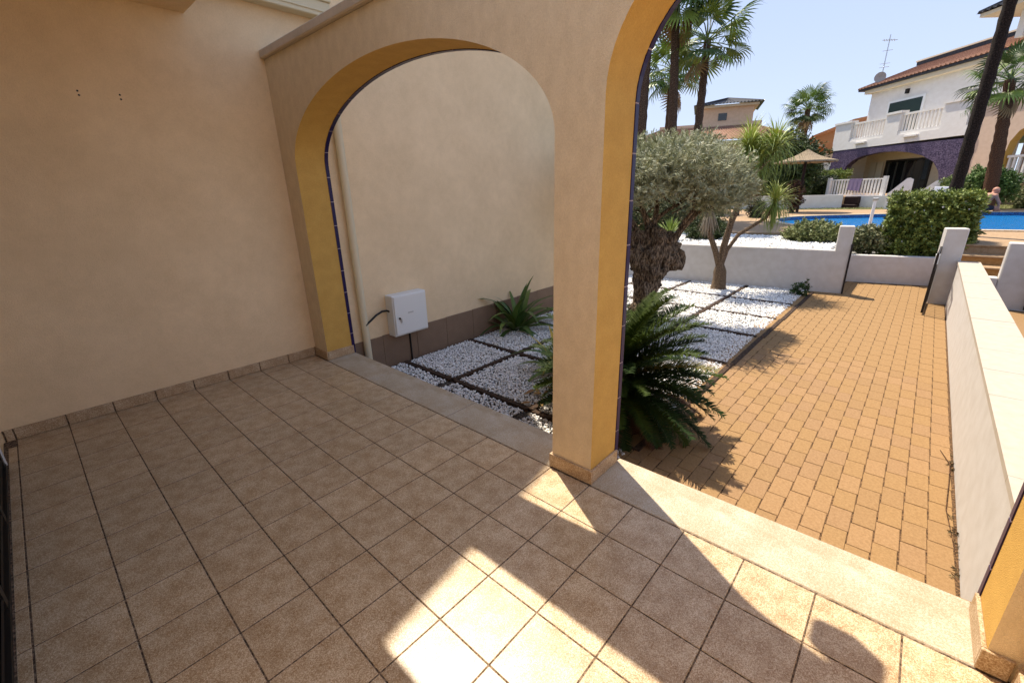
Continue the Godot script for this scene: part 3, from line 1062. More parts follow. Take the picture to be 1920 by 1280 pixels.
func make_leaf_kinds() -> void:
	M.sprigA = sprig_mesh(1, 14, 0.55, 0.22, 1.3)
	M.sprigB = sprig_mesh(2, 12, 0.5, 0.26, 1.5)
	M.oliveA = sprig_mesh(3, 16, 0.42, 0.09, 1.1)
	M.oliveB = sprig_mesh(4, 14, 0.40, 0.08, 1.0)
	for k in 3:
		M["fan%d" % k] = fan_frond(60 + k)
	mat("frond0", Color(0.09, 0.15, 0.025), 0.45, {"backlight": Color(0.10, 0.16, 0.02)})
	mat("frond1", Color(0.15, 0.21, 0.035), 0.45, {"backlight": Color(0.14, 0.18, 0.02)})
	mat("frond2", Color(0.05, 0.085, 0.025), 0.45, {"backlight": Color(0.06, 0.10, 0.02)})
	mat("frond_dead", Color(0.23, 0.15, 0.07), 0.9)
	mat("cycad0", Color(0.016, 0.030, 0.006), 0.6, {"spec": 0.2, "backlight": Color(0.03, 0.05, 0.0)})
	mat("cycad1", Color(0.034, 0.052, 0.008), 0.6, {"spec": 0.2, "backlight": Color(0.05, 0.07, 0.0)})
	mat("cycad2", Color(0.10, 0.085, 0.012), 0.6, {"backlight": Color(0.1, 0.09, 0.0)})
	mat("cycad_dead", Color(0.07, 0.03, 0.014), 0.9)
	mat("strap0", Color(0.05, 0.10, 0.02), 0.35, {"backlight": Color(0.03, 0.06, 0.0)})
	mat("strap1", Color(0.10, 0.15, 0.03), 0.35, {"backlight": Color(0.05, 0.08, 0.0)})
	mat("strap2", Color(0.42, 0.28, 0.03), 0.5, {"backlight": Color(0.1, 0.08, 0.0)})
	mat("tuft_green", Color(0.17, 0.22, 0.045), 0.45, {"backlight": Color(0.12, 0.18, 0.02)})
	mat("tuft_lime", Color(0.36, 0.41, 0.10), 0.45, {"backlight": Color(0.2, 0.25, 0.02)})
	mat("tuft_dead", Color(0.30, 0.19, 0.08), 0.95)
	mat("tuft_grey", Color(0.34, 0.28, 0.20), 0.95)
	mat("flower_white", Color(0.8, 0.78, 0.72), 0.8)

func cycad() -> void:
	var c := thing("cycad", "large dark green cycad with arching feathery fronds beside the pillar", "cycad", Vector3(1.68, G, -1.27))
	var st := tool()
	var pts := []
	var rad := []
	for k in 8:
		pts.append(Vector3(0, -0.05 + 0.055 * k, 0))
		rad.append(0.15 + 0.015 * (k % 2) - 0.004 * k)
	tube(st, pts, rad, 12, 0.08)
	part(st, "trunk", M.dark_bark, c)
	var kinds := [cycad_frond(70, 0.7), cycad_frond(71, 1.1), cycad_frond(72, 0.9)]
	for k in 170:
		var t := k / 169.0
		var el := lerpf(1.35, -0.30, pow(t, 1.15)) + rf(-0.12, 0.12)
		var col := "cycad%d" % (0 if rng.randf() < 0.72 else 1)
		if rng.randf() < 0.03:
			col = "cycad2"
		if t > 0.74 and rng.randf() < 0.65:
			col = "cycad_dead"
			el -= 0.15
		var az := k * 2.399 + rf(-0.3, 0.3)
		var b := Basis(Vector3.UP, az) * Basis(Vector3.RIGHT, -el) * Basis(Vector3.FORWARD, rf(-0.35, 0.35))
		var s := rf(0.76, 0.92) * lerpf(1.0, 0.9, t)
		# fronds that would run into the arch wall are shorter
		if cos(az) > 0.35:
			s *= 0.82
		inst(kinds[k % 3], "frond", M[col], c, Transform3D(b.scaled(Vector3.ONE * s), Vector3(0, 0.36 - 0.10 * t, 0)))

func strap_plant(label: String, at: Vector3, n: int, size: float, yellow: float) -> void:
	var o := thing("strap_leaf_plant", label, "plant", at)
	var ms := [leaf_mesh(1.0, 0.13, 8, 0.9), leaf_mesh(1.0, 0.11, 8, 0.5), leaf_mesh(1.0, 0.12, 8, 1.3)]
	for k in n:
		var t := float(k) / n
		var el := lerpf(1.4, 0.25, t) + rf(-0.1, 0.1)
		var col := "strap%d" % (0 if rng.randf() < 0.55 else 1)
		if rng.randf() < yellow:
			col = "strap2"
		var b := Basis(Vector3.UP, k * 2.399 + rf(-0.3, 0.3)) * Basis(Vector3.RIGHT, -el) * Basis(Vector3.FORWARD, rf(-0.3, 0.3))
		inst(ms[k % 3], "leaf", M[col], o, Transform3D(b.scaled(Vector3.ONE * size * rf(0.75, 1.1)), Vector3(rf(-0.03, 0.03), -0.01, rf(-0.03, 0.03))))

func rosette(parent: Node, called: String, at: Vector3, n: int, l: float, w: float, e0: float, e1: float, droop: float, m: Material) -> void:
	var st := tool()
	for k in n:
		var el := lerpf(e0, e1, float(k) / n) + rf(-0.12, 0.12)
		var b := Basis(Vector3.UP, k * 2.399 + rf(-0.4, 0.4)) * Basis(Vector3.RIGHT, -el)
		leaf_strip(st, Transform3D(b, at + Vector3(rf(-0.02, 0.02), rf(-0.05, 0.03), rf(-0.02, 0.02))), l * rf(0.7, 1.15), w, 5, droop * rf(0.7, 1.2))
	part(st, called, m, parent)

func ponytail_palm() -> void:
	var base := Vector3(0.697, G, -6.955)
	var o := thing("ponytail_palm", "pale three-stemmed tree with grassy leaf tufts in front of the rear wall", "tree", base)
	# the stems spread in one plane, along rt
	var rt := Vector3(0.745, 0, -0.667)
	var fw := Vector3(-0.667, 0, -0.745)
	var up := Vector3.UP
	var st := tool()
	tube(st, [up * -0.05, up * 0.04, up * 0.22, up * 0.33 + rt * -0.01, up * 0.42 + rt * -0.02, up * 0.5 + rt * -0.03], [0.17, 0.13, 0.112, 0.11, 0.085, 0.05], 12, 0.05)
	part(st, "trunk", M.pale_bark, o)
	var stems := [
		[[up * 0.40 + rt * -0.03, up * 0.70 + rt * -0.14, up * 1.05 + rt * -0.30, up * 1.5 + rt * -0.34, up * 1.85 + rt * -0.32], [0.06, 0.05, 0.045, 0.04, 0.035]],
		[[up * 0.40 + rt * -0.02, up * 0.78 + rt * 0.0, up * 1.22 + rt * 0.08, up * 1.76 + rt * 0.25, up * 2.10 + rt * 0.36], [0.065, 0.058, 0.052, 0.05, 0.05]],
		[[up * 0.42 + rt * -0.01, up * 0.72 + rt * 0.07, up * 0.99 + rt * 0.24, up * 1.12 + rt * 0.45, up * 1.27 + rt * 0.69, up * 1.48 + rt * 0.80], [0.045, 0.036, 0.032, 0.03, 0.028, 0.026]],
		[[up * 2.05 + rt * 0.34, up * 2.40 + rt * 0.22], [0.045, 0.035]],
		[[up * 2.05 + rt * 0.36, up * 2.38 + rt * 0.66], [0.045, 0.035]],
		[[up * 2.0 + rt * 0.33, up * 2.2 + rt * 0.40 + fw * 0.25], [0.04, 0.03]]]
	for s in stems:
		st = tool()
		tube(st, s[0], s[1], 8, 0.06)
		part(st, "stem", M.pale_bark, o)
	rosette(o, "dead_leaves", up * 1.50 + rt * -0.33, 170, 0.50, 0.018, -1.15, -1.5, 0.1, M.tuft_grey)
	rosette(o, "leaf_tuft", up * 1.9 + rt * -0.32, 170, 0.55, 0.016, 1.4, -0.3, 1.2, M.tuft_green)
	rosette(o, "leaf_tuft", up * 1.95 + rt * -0.32, 80, 0.42, 0.016, 1.5, 0.6, 0.4, M.tuft_lime)
	rosette(o, "dead_leaves", up * 2.08 + rt * 0.37, 150, 0.52, 0.018, -0.95, -1.5, 0.2, M.tuft_dead)
	for t in [up * 2.42 + rt * 0.22, up * 2.40 + rt * 0.66, up * 2.22 + rt * 0.40 + fw * 0.25, up * 2.15 + rt * 0.40]:
		rosette(o, "leaf_tuft", t, 130, 0.56, 0.015, 1.3, -0.6, 1.4, M.tuft_green)
		rosette(o, "leaf_tuft", t + up * 0.04, 110, 0.52, 0.015, 1.5, 0.3, 0.7, M.tuft_lime)
	rosette(o, "leaf_tuft", up * 1.50 + rt * 0.81, 170, 0.44, 0.014, 0.7, -1.2, 1.4, M.tuft_green)
	rosette(o, "leaf_tuft", up * 1.54 + rt * 0.81, 150, 0.46, 0.014, 1.5, 0.1, 0.8, M.tuft_lime)

func olive_tree() -> void:
	var base := Vector3(0.514, G, -4.211)
	var o := thing("olive_tree", "gnarled olive tree with a wide grey-green crown behind the pillar", "tree", base)
	var rt := Vector3(0.745, 0, -0.667)
	var fw := Vector3(-0.667, 0, -0.745)
	var up := Vector3.UP
	var b := []
	b.append([up * -0.1, up * 0.2, 0.24, 0.16])
	b.append([up * -0.08 + rt * 0.16, up * 0.22 + rt * 0.03, 0.08, 0.10])
	b.append([up * -0.08 - rt * 0.2 + fw * 0.1, up * 0.25, 0.10, 0.12])
	b.append([up * -0.08 - fw * 0.24, up * 0.25, 0.11, 0.12])
	b.append([up * 0.2, up * 0.55, 0.16, 0.17])
	b.append([up * 0.55, up * 0.95 + rt * 0.03, 0.17, 0.22])
	for k in [[-0.14, 1.10, 0.05, 0.17], [0.10, 1.12, -0.1, 0.17], [0.30, 0.95, 0.0, 0.16], [0.42, 0.84, -0.05, 0.105], [0.20, 0.84, -0.12, 0.12], [-0.16, 0.90, -0.1, 0.14], [0.05, 0.72, -0.2, 0.12], [0.28, 1.08, 0.1, 0.12], [0.0, 0.95, -0.22, 0.12], [-0.05, 0.45, -0.17, 0.09], [0.08, 0.58, -0.1, 0.08]]:
		var p: Vector3 = rt * k[0] + up * k[1] + fw * k[2]
		b.append([p, p + Vector3(rf(-0.03, 0.03), 0.04, rf(-0.03, 0.03)), k[3], k[3] * 0.9])
	inst(surface_nets(b, 0.024, 0.04, 0.085), "trunk", M.olive_bark, o)
	var limbs := [
		[rt * 0.04 + up * 1.15, rt * -0.04 + up * 1.4, rt * -0.14 + up * 1.62, rt * -0.35 + up * 1.95, 0.055],
		[rt * 0.32 + up * 1.05, rt * 0.44 + up * 1.28, rt * 0.66 + up * 1.52, rt * 0.95 + up * 1.85, 0.055],
		[rt * -0.1 + up * 1.15, rt * -0.25 + up * 1.4, rt * -0.5 + up * 1.7, rt * -0.8 + up * 2.05, 0.045],
		[rt * -0.02 + up * 1.32, rt * 0.16 + up * 1.48, rt * 0.36 + up * 1.60, rt * 0.6 + up * 2.0, 0.035],
		[rt * 0.12 + up * 1.1 + fw * 0.1, rt * 0.15 + up * 1.4 + fw * 0.25, rt * 0.2 + up * 1.7 + fw * 0.4, rt * 0.3 + up * 2.1 + fw * 0.6, 0.045],
		[rt * 0.44 + up * 1.28, rt * 0.52 + up * 1.5 - fw * 0.1, rt * 0.5 + up * 1.75 - fw * 0.25, rt * 0.45 + up * 2.05 - fw * 0.4, 0.035],
		[rt * 0.62 + up * 1.48, rt * 0.85 + up * 1.56, rt * 1.05 + up * 1.66, rt * 1.2 + up * 1.85, 0.026]]
	for l in limbs:
		var st := tool()
		var r: float = l[4]
		tube(st, [l[0], l[0].lerp(l[1], 0.5) + Vector3(rf(-0.02, 0.02), 0, rf(-0.02, 0.02)), l[1], l[1].lerp(l[2], 0.5) + Vector3(rf(-0.02, 0.02), 0, rf(-0.02, 0.02)), l[2], l[3]], [r, r * 0.9, r * 0.8, r * 0.7, r * 0.55, r * 0.25], 8, 0.08)
		part(st, "limb", M.olive_bark, o)
	var tw := tool()
	for k in 46:
		var l: Array = limbs[k % limbs.size()]
		var a: Vector3 = l[2].lerp(l[3], rf(-0.5, 0.9))
		var e: Vector3 = a + rt * rf(-0.35, 0.35) + fw * rf(-0.35, 0.35) + up * rf(0.05, 0.42)
		tube(tw, [a, a.lerp(e, 0.5) + Vector3(rf(-0.04, 0.04), rf(-0.03, 0.03), rf(-0.04, 0.04)), e], [0.011, 0.008, 0.004], 5)
	stuff(part(tw, "twigs", M.olive_bark, o))
	var pts := []
	for c in [[-0.05, 2.08, 0.0, 0.46, 0.34, 1500], [0.42, 2.10, 0.0, 0.46, 0.34, 1500], [0.85, 1.92, 0.0, 0.38, 0.27, 850], [-0.55, 2.05, 0.0, 0.48, 0.36, 1200], [0.15, 2.05, 0.5, 0.5, 0.34, 1000], [0.35, 1.98, -0.45, 0.46, 0.32, 1100], [-0.2, 1.95, -0.4, 0.42, 0.32, 800], [1.08, 1.78, 0.0, 0.24, 0.22, 600], [0.75, 1.72, -0.2, 0.3, 0.2, 600]]:
		pts.append_array(blob_points(rt * c[0] + up * c[1] + fw * c[2], Vector3(c[3], c[4], c[3]), c[5], 0.3, 0.25, int(c[5] + c[0] * 10)))
	leafy("crown", o, [M.oliveA, M.oliveB], pts, 0.12, Color(0.24, 0.255, 0.135), Color(0.50, 0.50, 0.33), M.leaf, 0.5, rt * 0.3 + up * 1.7)

func garden_plants() -> void:
	cycad()
	strap_plant("dark green strap-leaved plant against the shaded garden wall", Vector3(-0.60, G, -2.66), 34, 0.80, 0.0)
	strap_plant("strap-leaved plant with yellowing leaves just left of the pillar", Vector3(0.72, G, -1.86), 26, 0.55, 0.25)
	olive_tree()
	ponytail_palm()
	var c := bush("small_shrub", "small dark green shrub at the corner of the rear wall and the path", Vector3(1.97, G + 0.10, -7.2), Vector3(0.08, 0.09, 0.08), 60, Color(0.02, 0.05, 0.012), Color(0.05, 0.09, 0.02), G, 0.08)
	# clipped hedge with white blossom in the planter
	var h := thing("clipped_hedge", "clipped box-shaped hedge with tiny white flowers above the planter wall", "hedge", Vector3(3.5, 0.1, -9.95))
	var st := tool()
	for k in 9:
		tube(st, [Vector3(-0.50 + k * 0.105, -0.1, rf(-0.2, 0.2)), Vector3(-0.50 + k * 0.105 + rf(-0.08, 0.08), 0.8, rf(-0.2, 0.2))], [0.02, 0.008], 5)
	part(st, "stem", M.dark_bark, h)
	leafy("foliage", h, [M.sprigA, M.sprigB], box_points(Vector3(-0.66, 0.05, -0.42), Vector3(0.50, 1.10, 0.42), 5000, 0.13, 0.17, 5), 0.10, Color(0.06, 0.10, 0.02), Color(0.26, 0.30, 0.06), M.leaf, 0.5, Vector3(0, 0.5, 0))
	leafy("flowers", h, [leaf_mesh(0.03, 0.03, 2, 0.2)], box_points(Vector3(-0.68, 0.1, -0.44), Vector3(0.52, 1.0, 0.44), 170, 0.02, 0.1, 5), 1.0, Color(0.85, 0.82, 0.75), Color(0.7, 0.68, 0.6), M.leaf, 0.5, Vector3(0, 0.5, 0))
	bush("ground_shrub", "low yellow-green shrub on the gravel behind the rear wall", Vector3(1.75, 0.48, -9.3), Vector3(0.55, 0.24, 0.4), 1500, Color(0.10, 0.13, 0.04), Color(0.26, 0.27, 0.10), 0.36, 0.09)
	bush("ground_shrub", "low flowering shrub between gate post and clipped hedge", Vector3(2.62, 0.40, -9.72), Vector3(0.33, 0.22, 0.3), 900, Color(0.10, 0.13, 0.05), Color(0.28, 0.26, 0.13), 0.12, 0.09)
	var y := thing("yucca", "green spiky yucca seen under the olive crown", "plant", Vector3(-0.78, 0.36, -8.01))
	rosette(y, "leaf_tuft", Vector3(0, 0.12, 0), 46, 0.42, 0.045, 1.5, 0.1, 0.25, M.tuft_green)
	bush("dark_shrub", "dark rounded shrub on the gravel behind the olive trunk", Vector3(-0.25, 0.55, -8.7), Vector3(0.4, 0.25, 0.35), 800, Color(0.03, 0.05, 0.012), Color(0.08, 0.10, 0.03), 0.36, 0.09)
	bush("dark_shrub", "dark bush at the far left, half hidden by the arch pillar", Vector3(-1.9, 0.75, -9.3), Vector3(0.6, 0.5, 0.5), 1200, Color(0.03, 0.05, 0.012), Color(0.12, 0.12, 0.04), 0.36, 0.10)
	bush("pale_shrub", "pale olive-green bush far behind the yucca", Vector3(-1.5, 0.8, -11.2), Vector3(0.9, 0.5, 0.5), 1500, Color(0.16, 0.17, 0.07), Color(0.3, 0.3, 0.14), D, 0.11)

# ------------------------------------------------------------------ pool and surroundings
func pool_area() -> void:
	var g := structure("ground", "dry earth reaching to the horizon")
	var st := tool()
	slab(st, PackedVector2Array([Vector2(-300, 60), Vector2(300, 60), Vector2(300, -400), Vector2(-300, -400)]), -1.2, -0.75)
	part(st, "sheet", M.earth_ground, g)
	var near := [Vector2(20, -14.5), Vector2(9, -13.6), Vector2(5.0, -12.92), Vector2(4.4, -12.78), Vector2(3.27, -12.42), Vector2(2.31, -12.15), Vector2(1.5, -12.3), Vector2(0.9, -12.75), Vector2(0.5, -13.25), Vector2(0.15, -13.9), Vector2(-0.15, -14.7), Vector2(-0.24, -15.5), Vector2(-0.1, -16.3), Vector2(0.2, -16.95), Vector2(0.94, -17.8), Vector2(2.2, -18.85), Vector2(3.58, -19.94), Vector2(4.8, -20.95), Vector2(5.9, -21.3), Vector2(9, -22.0), Vector2(20, -23)]
	var dk := structure("pool_deck", "tan paved deck round the pool")
	var out := PackedVector2Array([Vector2(20, -9.49), Vector2(3.9, -9.49), Vector2(3.88, -10.5), Vector2(1.4, -10.6), Vector2(0.24, -10.12), Vector2(-1.1, -9.95), Vector2(-12, -9.6), Vector2(-12, -24), Vector2(20, -27)])
	var rev := near.duplicate()
	rev.reverse()
	out.append_array(PackedVector2Array(rev))
	st = tool()
	poly(st, out, func(p): return Vector3(p.x, D, p.y), not Geometry2D.is_polygon_clockwise(out))
	for k in 8:
		var a := out[k]
		var b := out[k + 1]
		quad(st, Vector3(a.x, -0.8, a.y), Vector3(b.x, -0.8, b.y), Vector3(b.x, D, b.y), Vector3(a.x, D, a.y))
	part(st, "paving", M.deck, dk)
	# pool shell, coping, water
	var po := structure("pool", "freeform blue swimming pool")
	st = tool()
	var pp := PackedVector2Array(near)
	poly(st, pp, func(p): return Vector3(p.x, D - 1.3, p.y))
	for k in near.size() - 1:
		quad(st, Vector3(near[k].x, D - 1.3, near[k].y), Vector3(near[k + 1].x, D - 1.3, near[k + 1].y), Vector3(near[k + 1].x, D - 0.002, near[k + 1].y), Vector3(near[k].x, D - 0.002, near[k].y))
	part(st, "basin", M.pool_tile, po)
	for k in near.size() - 1:
		var a: Vector2 = near[k]
		var b: Vector2 = near[k + 1]
		var a0: Vector2 = near[maxi(k - 1, 0)]
		var b1: Vector2 = near[mini(k + 2, near.size() - 1)]
		var na := (b - a0).normalized().orthogonal() * 0.24
		var nb := (b1 - a).normalized().orthogonal() * 0.24
		if Geometry2D.is_point_in_polygon(a + na.lerp(nb, 0.5) * 0.3 + (b - a) * 0.5, pp):
			na = -na
			nb = -nb
		st = tool()
		slab(st, PackedVector2Array([a, b, b + nb, a + na]), D + 0.003, D + 0.025)
		part(st, "coping_stone", M.pool_edge, po)
	var wt := structure("water", "blue rippled pool water")
	st = tool()
	poly(st, pp, func(p): return Vector3(p.x, D - 0.10, p.y), true)
	part(st, "surface", M.water, wt)
	# lawn and planted beds
	var lw := structure("lawn", "dry green lawn beyond the pool")
	st = tool()
	slab(st, PackedVector2Array([Vector2(-150, -9.6), Vector2(-12.002, -9.6), Vector2(-12.002, -24), Vector2(20, -27.002), Vector2(150, -27), Vector2(150, -250), Vector2(-150, -250)]), -0.7, D - 0.004)
	part(st, "turf", M.lawn, lw)
	st = tool()
	slab(st, PackedVector2Array([Vector2(-2, -21.6), Vector2(14, -26.2), Vector2(14, -40), Vector2(-8, -40), Vector2(-12, -21)]), D - 0.1, D + 0.004)
	part(st, "turf", M.lawn, lw)
	var blade := leaf_mesh(0.07, 0.012, 2, 0.5)
	var xf := []
	var cl := []
	for k in 5000:
		var p := Vector3(rf(-3, 8), D + 0.004, 0)
		p.z = -21.9 - (p.x + 2) * 0.29 - rf(0, 3)
		xf.append(Transform3D(Basis(Vector3.UP, rf(0, TAU)) * Basis(Vector3.RIGHT, -rf(0.7, 1.4)), p))
		cl.append(Color(0.13, 0.16, 0.04).lerp(Color(0.26, 0.22, 0.08), rng.randf()))
	var gr := copies("grass", blade, xf, cl, M.leaf, self)
	gr.set_meta("kind", "stuff")
	gr.set_meta("label", "short dry grass blades on the lawn beyond the pool")
	gr.set_meta("category", "grass")
	var gb := structure("gravel_bed", "pale gravel bed between the rear wall and the pool deck")
	st = tool()
	slab(st, PackedVector2Array([Vector2(-6, -6.9), Vector2(-2.0, -7.15), Vector2(2.2, -7.76), Vector2(2.2, -9.0), Vector2(2.3, -9.12), Vector2(3.87, -9.50), Vector2(3.87, -10.5), Vector2(1.4, -10.6), Vector2(0.24, -10.12), Vector2(-1.1, -9.95), Vector2(-6, -9.8)]), -0.6, 0.10)
	slab(st, PackedVector2Array([Vector2(-6, -6.9), Vector2(-2.0, -7.15), Vector2(2.2, -7.76), Vector2(2.25, -10.2), Vector2(1.4, -10.6), Vector2(0.24, -10.12), Vector2(-1.1, -9.95), Vector2(-6, -9.8)]), 0.11, 0.352)
	part(st, "bed", M.gravel_bed, gb)
	pebbles(gb, [[-1.6, 2.2, -10.3, -7.2]], 0.05, 0.026, 0.355, func(x, z): return z > -7.45 - (x + 0.2) * 0.143 or z < -10.0)
	# pool foot shower
	var sh := thing("pool_shower", "short pale post of a foot shower at the pool edge", "shower", Vector3(2.44, D, -11.55))
	cyl("post", Vector3(0, -0.01, 0), Vector3(0, 0.68, 0), 0.035, 0.03, M.seat_white, sh)
	box("head", Vector3(-0.05, 0.68, -0.04), Vector3(0.06, 0.74, 0.04), M.steel, sh, 0.01)

	# thatched parasol
	var pa := thing("thatched_parasol", "straw thatched parasol on a dark pole beyond the pool", "parasol", Vector3(-0.52, D, -19.97))
	cyl("pole", Vector3(0, -0.02, 0), Vector3(0, 2.3, 0), 0.055, 0.05, M.dark_wood, pa)
	st = tool()
	var rings := [[2.36, 0.02], [2.26, 0.16], [2.12, 0.42], [2.00, 0.75], [1.92, 1.08], [1.87, 1.09], [1.95, 0.75], [2.07, 0.42], [2.2, 0.1]]
	for k in rings.size() - 1:
		for j in 28:
			var q := []
			for e in [[k, j], [k, j + 1], [k + 1, j + 1], [k + 1, j]]:
				var an: float = TAU * e[1] / 28.0
				var rr: float = rings[e[0]][1] * (1.0 + 0.03 * sin(e[1] % 28 * 5.3))
				q.append(Vector3(cos(an) * rr, rings[e[0]][0] + 0.015 * sin(e[1] % 28 * 3.1), sin(an) * rr))
			quad(st, q[0], q[1], q[2], q[3])
	part(st, "thatch", M.thatch, pa)
	for k in 8:
		var an := TAU * k / 8
		cyl("rib", Vector3(0, 2.2, 0), Vector3(cos(an) * 1.0, 1.86, sin(an) * 1.0), 0.015, 0.012, M.dark_wood, pa, 5)
	var pb := thing("thatched_parasol", "dark post and canopy rim of a second parasol, mostly behind the tufted tree", "parasol", Vector3(-1.9, D, -16.9))
	cyl("pole", Vector3(0, -0.02, 0), Vector3(0, 1.15, 0), 0.05, 0.05, M.dark_wood, pb)
	bush("red_leaf_plant", "purple-brown leafy plant at the foot of the parasol pole", Vector3(-0.62, 1.05, -19.4), Vector3(0.28, 0.5, 0.25), 420, Color(0.05, 0.03, 0.02), Color(0.16, 0.07, 0.04), D, 0.14)
	bush("dark_pot_plant", "dark round plant in front of the low white terrace wall", Vector3(-1.05, 0.7, -15.9), Vector3(0.22, 0.3, 0.22), 300, Color(0.015, 0.02, 0.012), Color(0.04, 0.04, 0.02), D, 0.12)

	# palms
	fan_palm("thick-trunked tall palm right beside the purple arch edging", Vector3(-3.95, D - 0.02, -12.6), Vector3(-3.96, 8.6, -12.6), 0.165, 0.15, 1.1, 30, M.palm_bark, "tall fan palms", 2)
	fan_palm("middle of the three tall palms behind the olive tree", Vector3(-3.15, D - 0.02, -13.5), Vector3(-3.48, 7.0, -13.4), 0.145, 0.115, 0.98, 30, M.palm_bark, "tall fan palms", 2)
	fan_palm("rightmost of the three tall palms behind the olive tree", Vector3(-2.8, D - 0.02, -14.2), Vector3(-2.72, 5.75, -14.23), 0.14, 0.105, 0.95, 26, M.palm_bark, "tall fan palms", 1)
	fan_palm("farther palm whose crown shows low between the tall palm trunks", Vector3(-5.6, D - 0.02, -18.4), Vector3(-5.63, 6.1, -18.44), 0.16, 0.13, 1.05, 30, M.palm_bark, "tall fan palms", 1)
	fan_palm("distant dark palm left of the white house", Vector3(-4.35, D - 0.02, -39.6), Vector3(-4.41, 6.7, -39.61), 0.24, 0.18, 1.15, 34, M.red_bark, "", 3)
	fan_palm("palm with shaggy red-brown trunk before the pink wing", Vector3(5.05, D - 0.02, -22.9), Vector3(4.66, 4.75, -22.9), 0.22, 0.15, 0.85, 24, M.red_bark, "", 1)
	fan_palm("slim blackish palm trunk crossing the white house, crown above the picture", Vector3(3.68, D - 0.02, -11.4), Vector3(3.68, 7.6, -11.4), 0.105, 0.085, 1.0, 26, M.dark_bark, "", 4)

	# planting beyond the pool
	bush("leafy_bush", "bright green bush at the foot of the shaggy palm", Vector3(4.95, 1.25, -23.6), Vector3(0.85, 0.62, 0.6), 2600, Color(0.05, 0.11, 0.02), Color(0.14, 0.22, 0.05), D, 0.13)
	bush("leafy_bush", "yellow-green bush to the left of the slim dark trunk", Vector3(4.0, 1.05, -23.4), Vector3(0.5, 0.5, 0.45), 1300, Color(0.08, 0.13, 0.03), Color(0.2, 0.24, 0.06), D, 0.13)
	bush("leafy_bush", "pale low bush at the right edge beyond the pool", Vector3(6.3, 0.75, -24.3), Vector3(0.5, 0.35, 0.4), 900, Color(0.14, 0.16, 0.05), Color(0.3, 0.3, 0.14), D, 0.13)
	bush("dark_tree", "dense dark green clump behind the parasol", Vector3(-2.75, 2.3, -26.2), Vector3(1.75, 1.6, 1.2), 5200, Color(0.025, 0.045, 0.012), Color(0.08, 0.11, 0.03), D, 0.2)
	for b in [["far_hedge", "sunny trimmed hedge behind the parasol", Vector3(-3.4, 0.4, -32.5), Vector3(-0.3, 2.15, -31.4), Color(0.12, 0.17, 0.03), Color(0.24, 0.28, 0.06)], ["dark_hedge", "dark square-cut hedge at the left end of the picket fence", Vector3(-1.35, 0.4, -28.6), Vector3(-0.45, 1.72, -27.8), Color(0.015, 0.03, 0.008), Color(0.05, 0.07, 0.02)]]:
		var h := thing(b[0], b[1], "hedge", Vector3((b[2].x + b[3].x) / 2, D, (b[2].z + b[3].z) / 2))
		var o: Vector3 = h.position
		box("core", b[2] - o + Vector3(0.12, -0.05, 0.12), b[3] - o - Vector3(0.12, 0.12, 0.12), tinted(b[0] + "_core", b[4]), h)
		leafy("foliage", h, [M.sprigA, M.sprigB], box_points(b[2] - o, b[3] - o, 1800, 0.12, 0.04, 3), 0.16, b[4], b[5], M.leaf, 0.5, Vector3(0, 0.6, 0))

	# terrace wall, picket fence and stair walls of the white house
	var tw := thing("terrace_wall", "plain white low wall in front of the white house terrace", "wall")
	st = tool()
	slab(st, PackedVector2Array([Vector2(-4.5, -22.2), Vector2(-1.08, -22.6), Vector2(0.5, -23.9), Vector2(0.4, -24.05), Vector2(-1.15, -22.8), Vector2(-4.5, -22.4)]), D - 0.1, 0.98)
	slab(st, PackedVector2Array([Vector2(0.52, -24.5), Vector2(3.2, -23.6), Vector2(3.2, -23.8), Vector2(0.5, -24.7)]), D - 0.1, 0.92)
	part(st, "wall", M.far_white, tw)
	var fl := structure("terrace", "raised terrace of the white house")
	st = tool()
	slab(st, PackedVector2Array([Vector2(-0.6, -24.9), Vector2(3.3, -23.9), Vector2(5.5, -27.0), Vector2(-1.0, -35.0), Vector2(-2.5, -33.0)]), D - 0.1, 0.88)
	part(st, "floor", M.deck, fl)
	var pf := thing("picket_fence", "white picket fence along the terrace of the white house", "fence")
	var a0 := Vector3(-0.36, 0.88, -26.08)
	var a1 := Vector3(1.88, 0.88, -24.28)
	var dir := (a1 - a0).normalized()
	var bs := Basis(Vector3.UP, atan2(-dir.z, dir.x))
	var total := (a1 - a0).length()
	for k in 19:
		st = tool()
		bx(st, a0 + dir * (total * k / 18.0) + Vector3(0, 0.38, 0), Vector3(0.08, 0.70, 0.03), 0.0, bs)
		part(st, "picket", M.far_white, pf)
	for y in [0.06, 0.74]:
		st = tool()
		bx(st, (a0 + a1) * 0.5 + Vector3(0, y, 0), Vector3(total + 0.1, 0.06, 0.05), 0.0, bs)
		part(st, "rail", M.far_white, pf)
	for p in [a0, a1]:
		st = tool()
		bx(st, p + Vector3(0, 0.42, 0) - dir * 0.05, Vector3(0.14, 0.86, 0.14), 0.0, bs)
		part(st, "post", M.far_white, pf)
	var ss := [["stair_wall", "white sloping stair wall next to the picket fence", Vector3(2.05, 0.85, -23.3), 0.62, 0.75], ["stair_wall", "white sloping stair wall by the bushes right of the stairs", Vector3(3.0, 0.85, -23.3), 0.55, 0.62]]
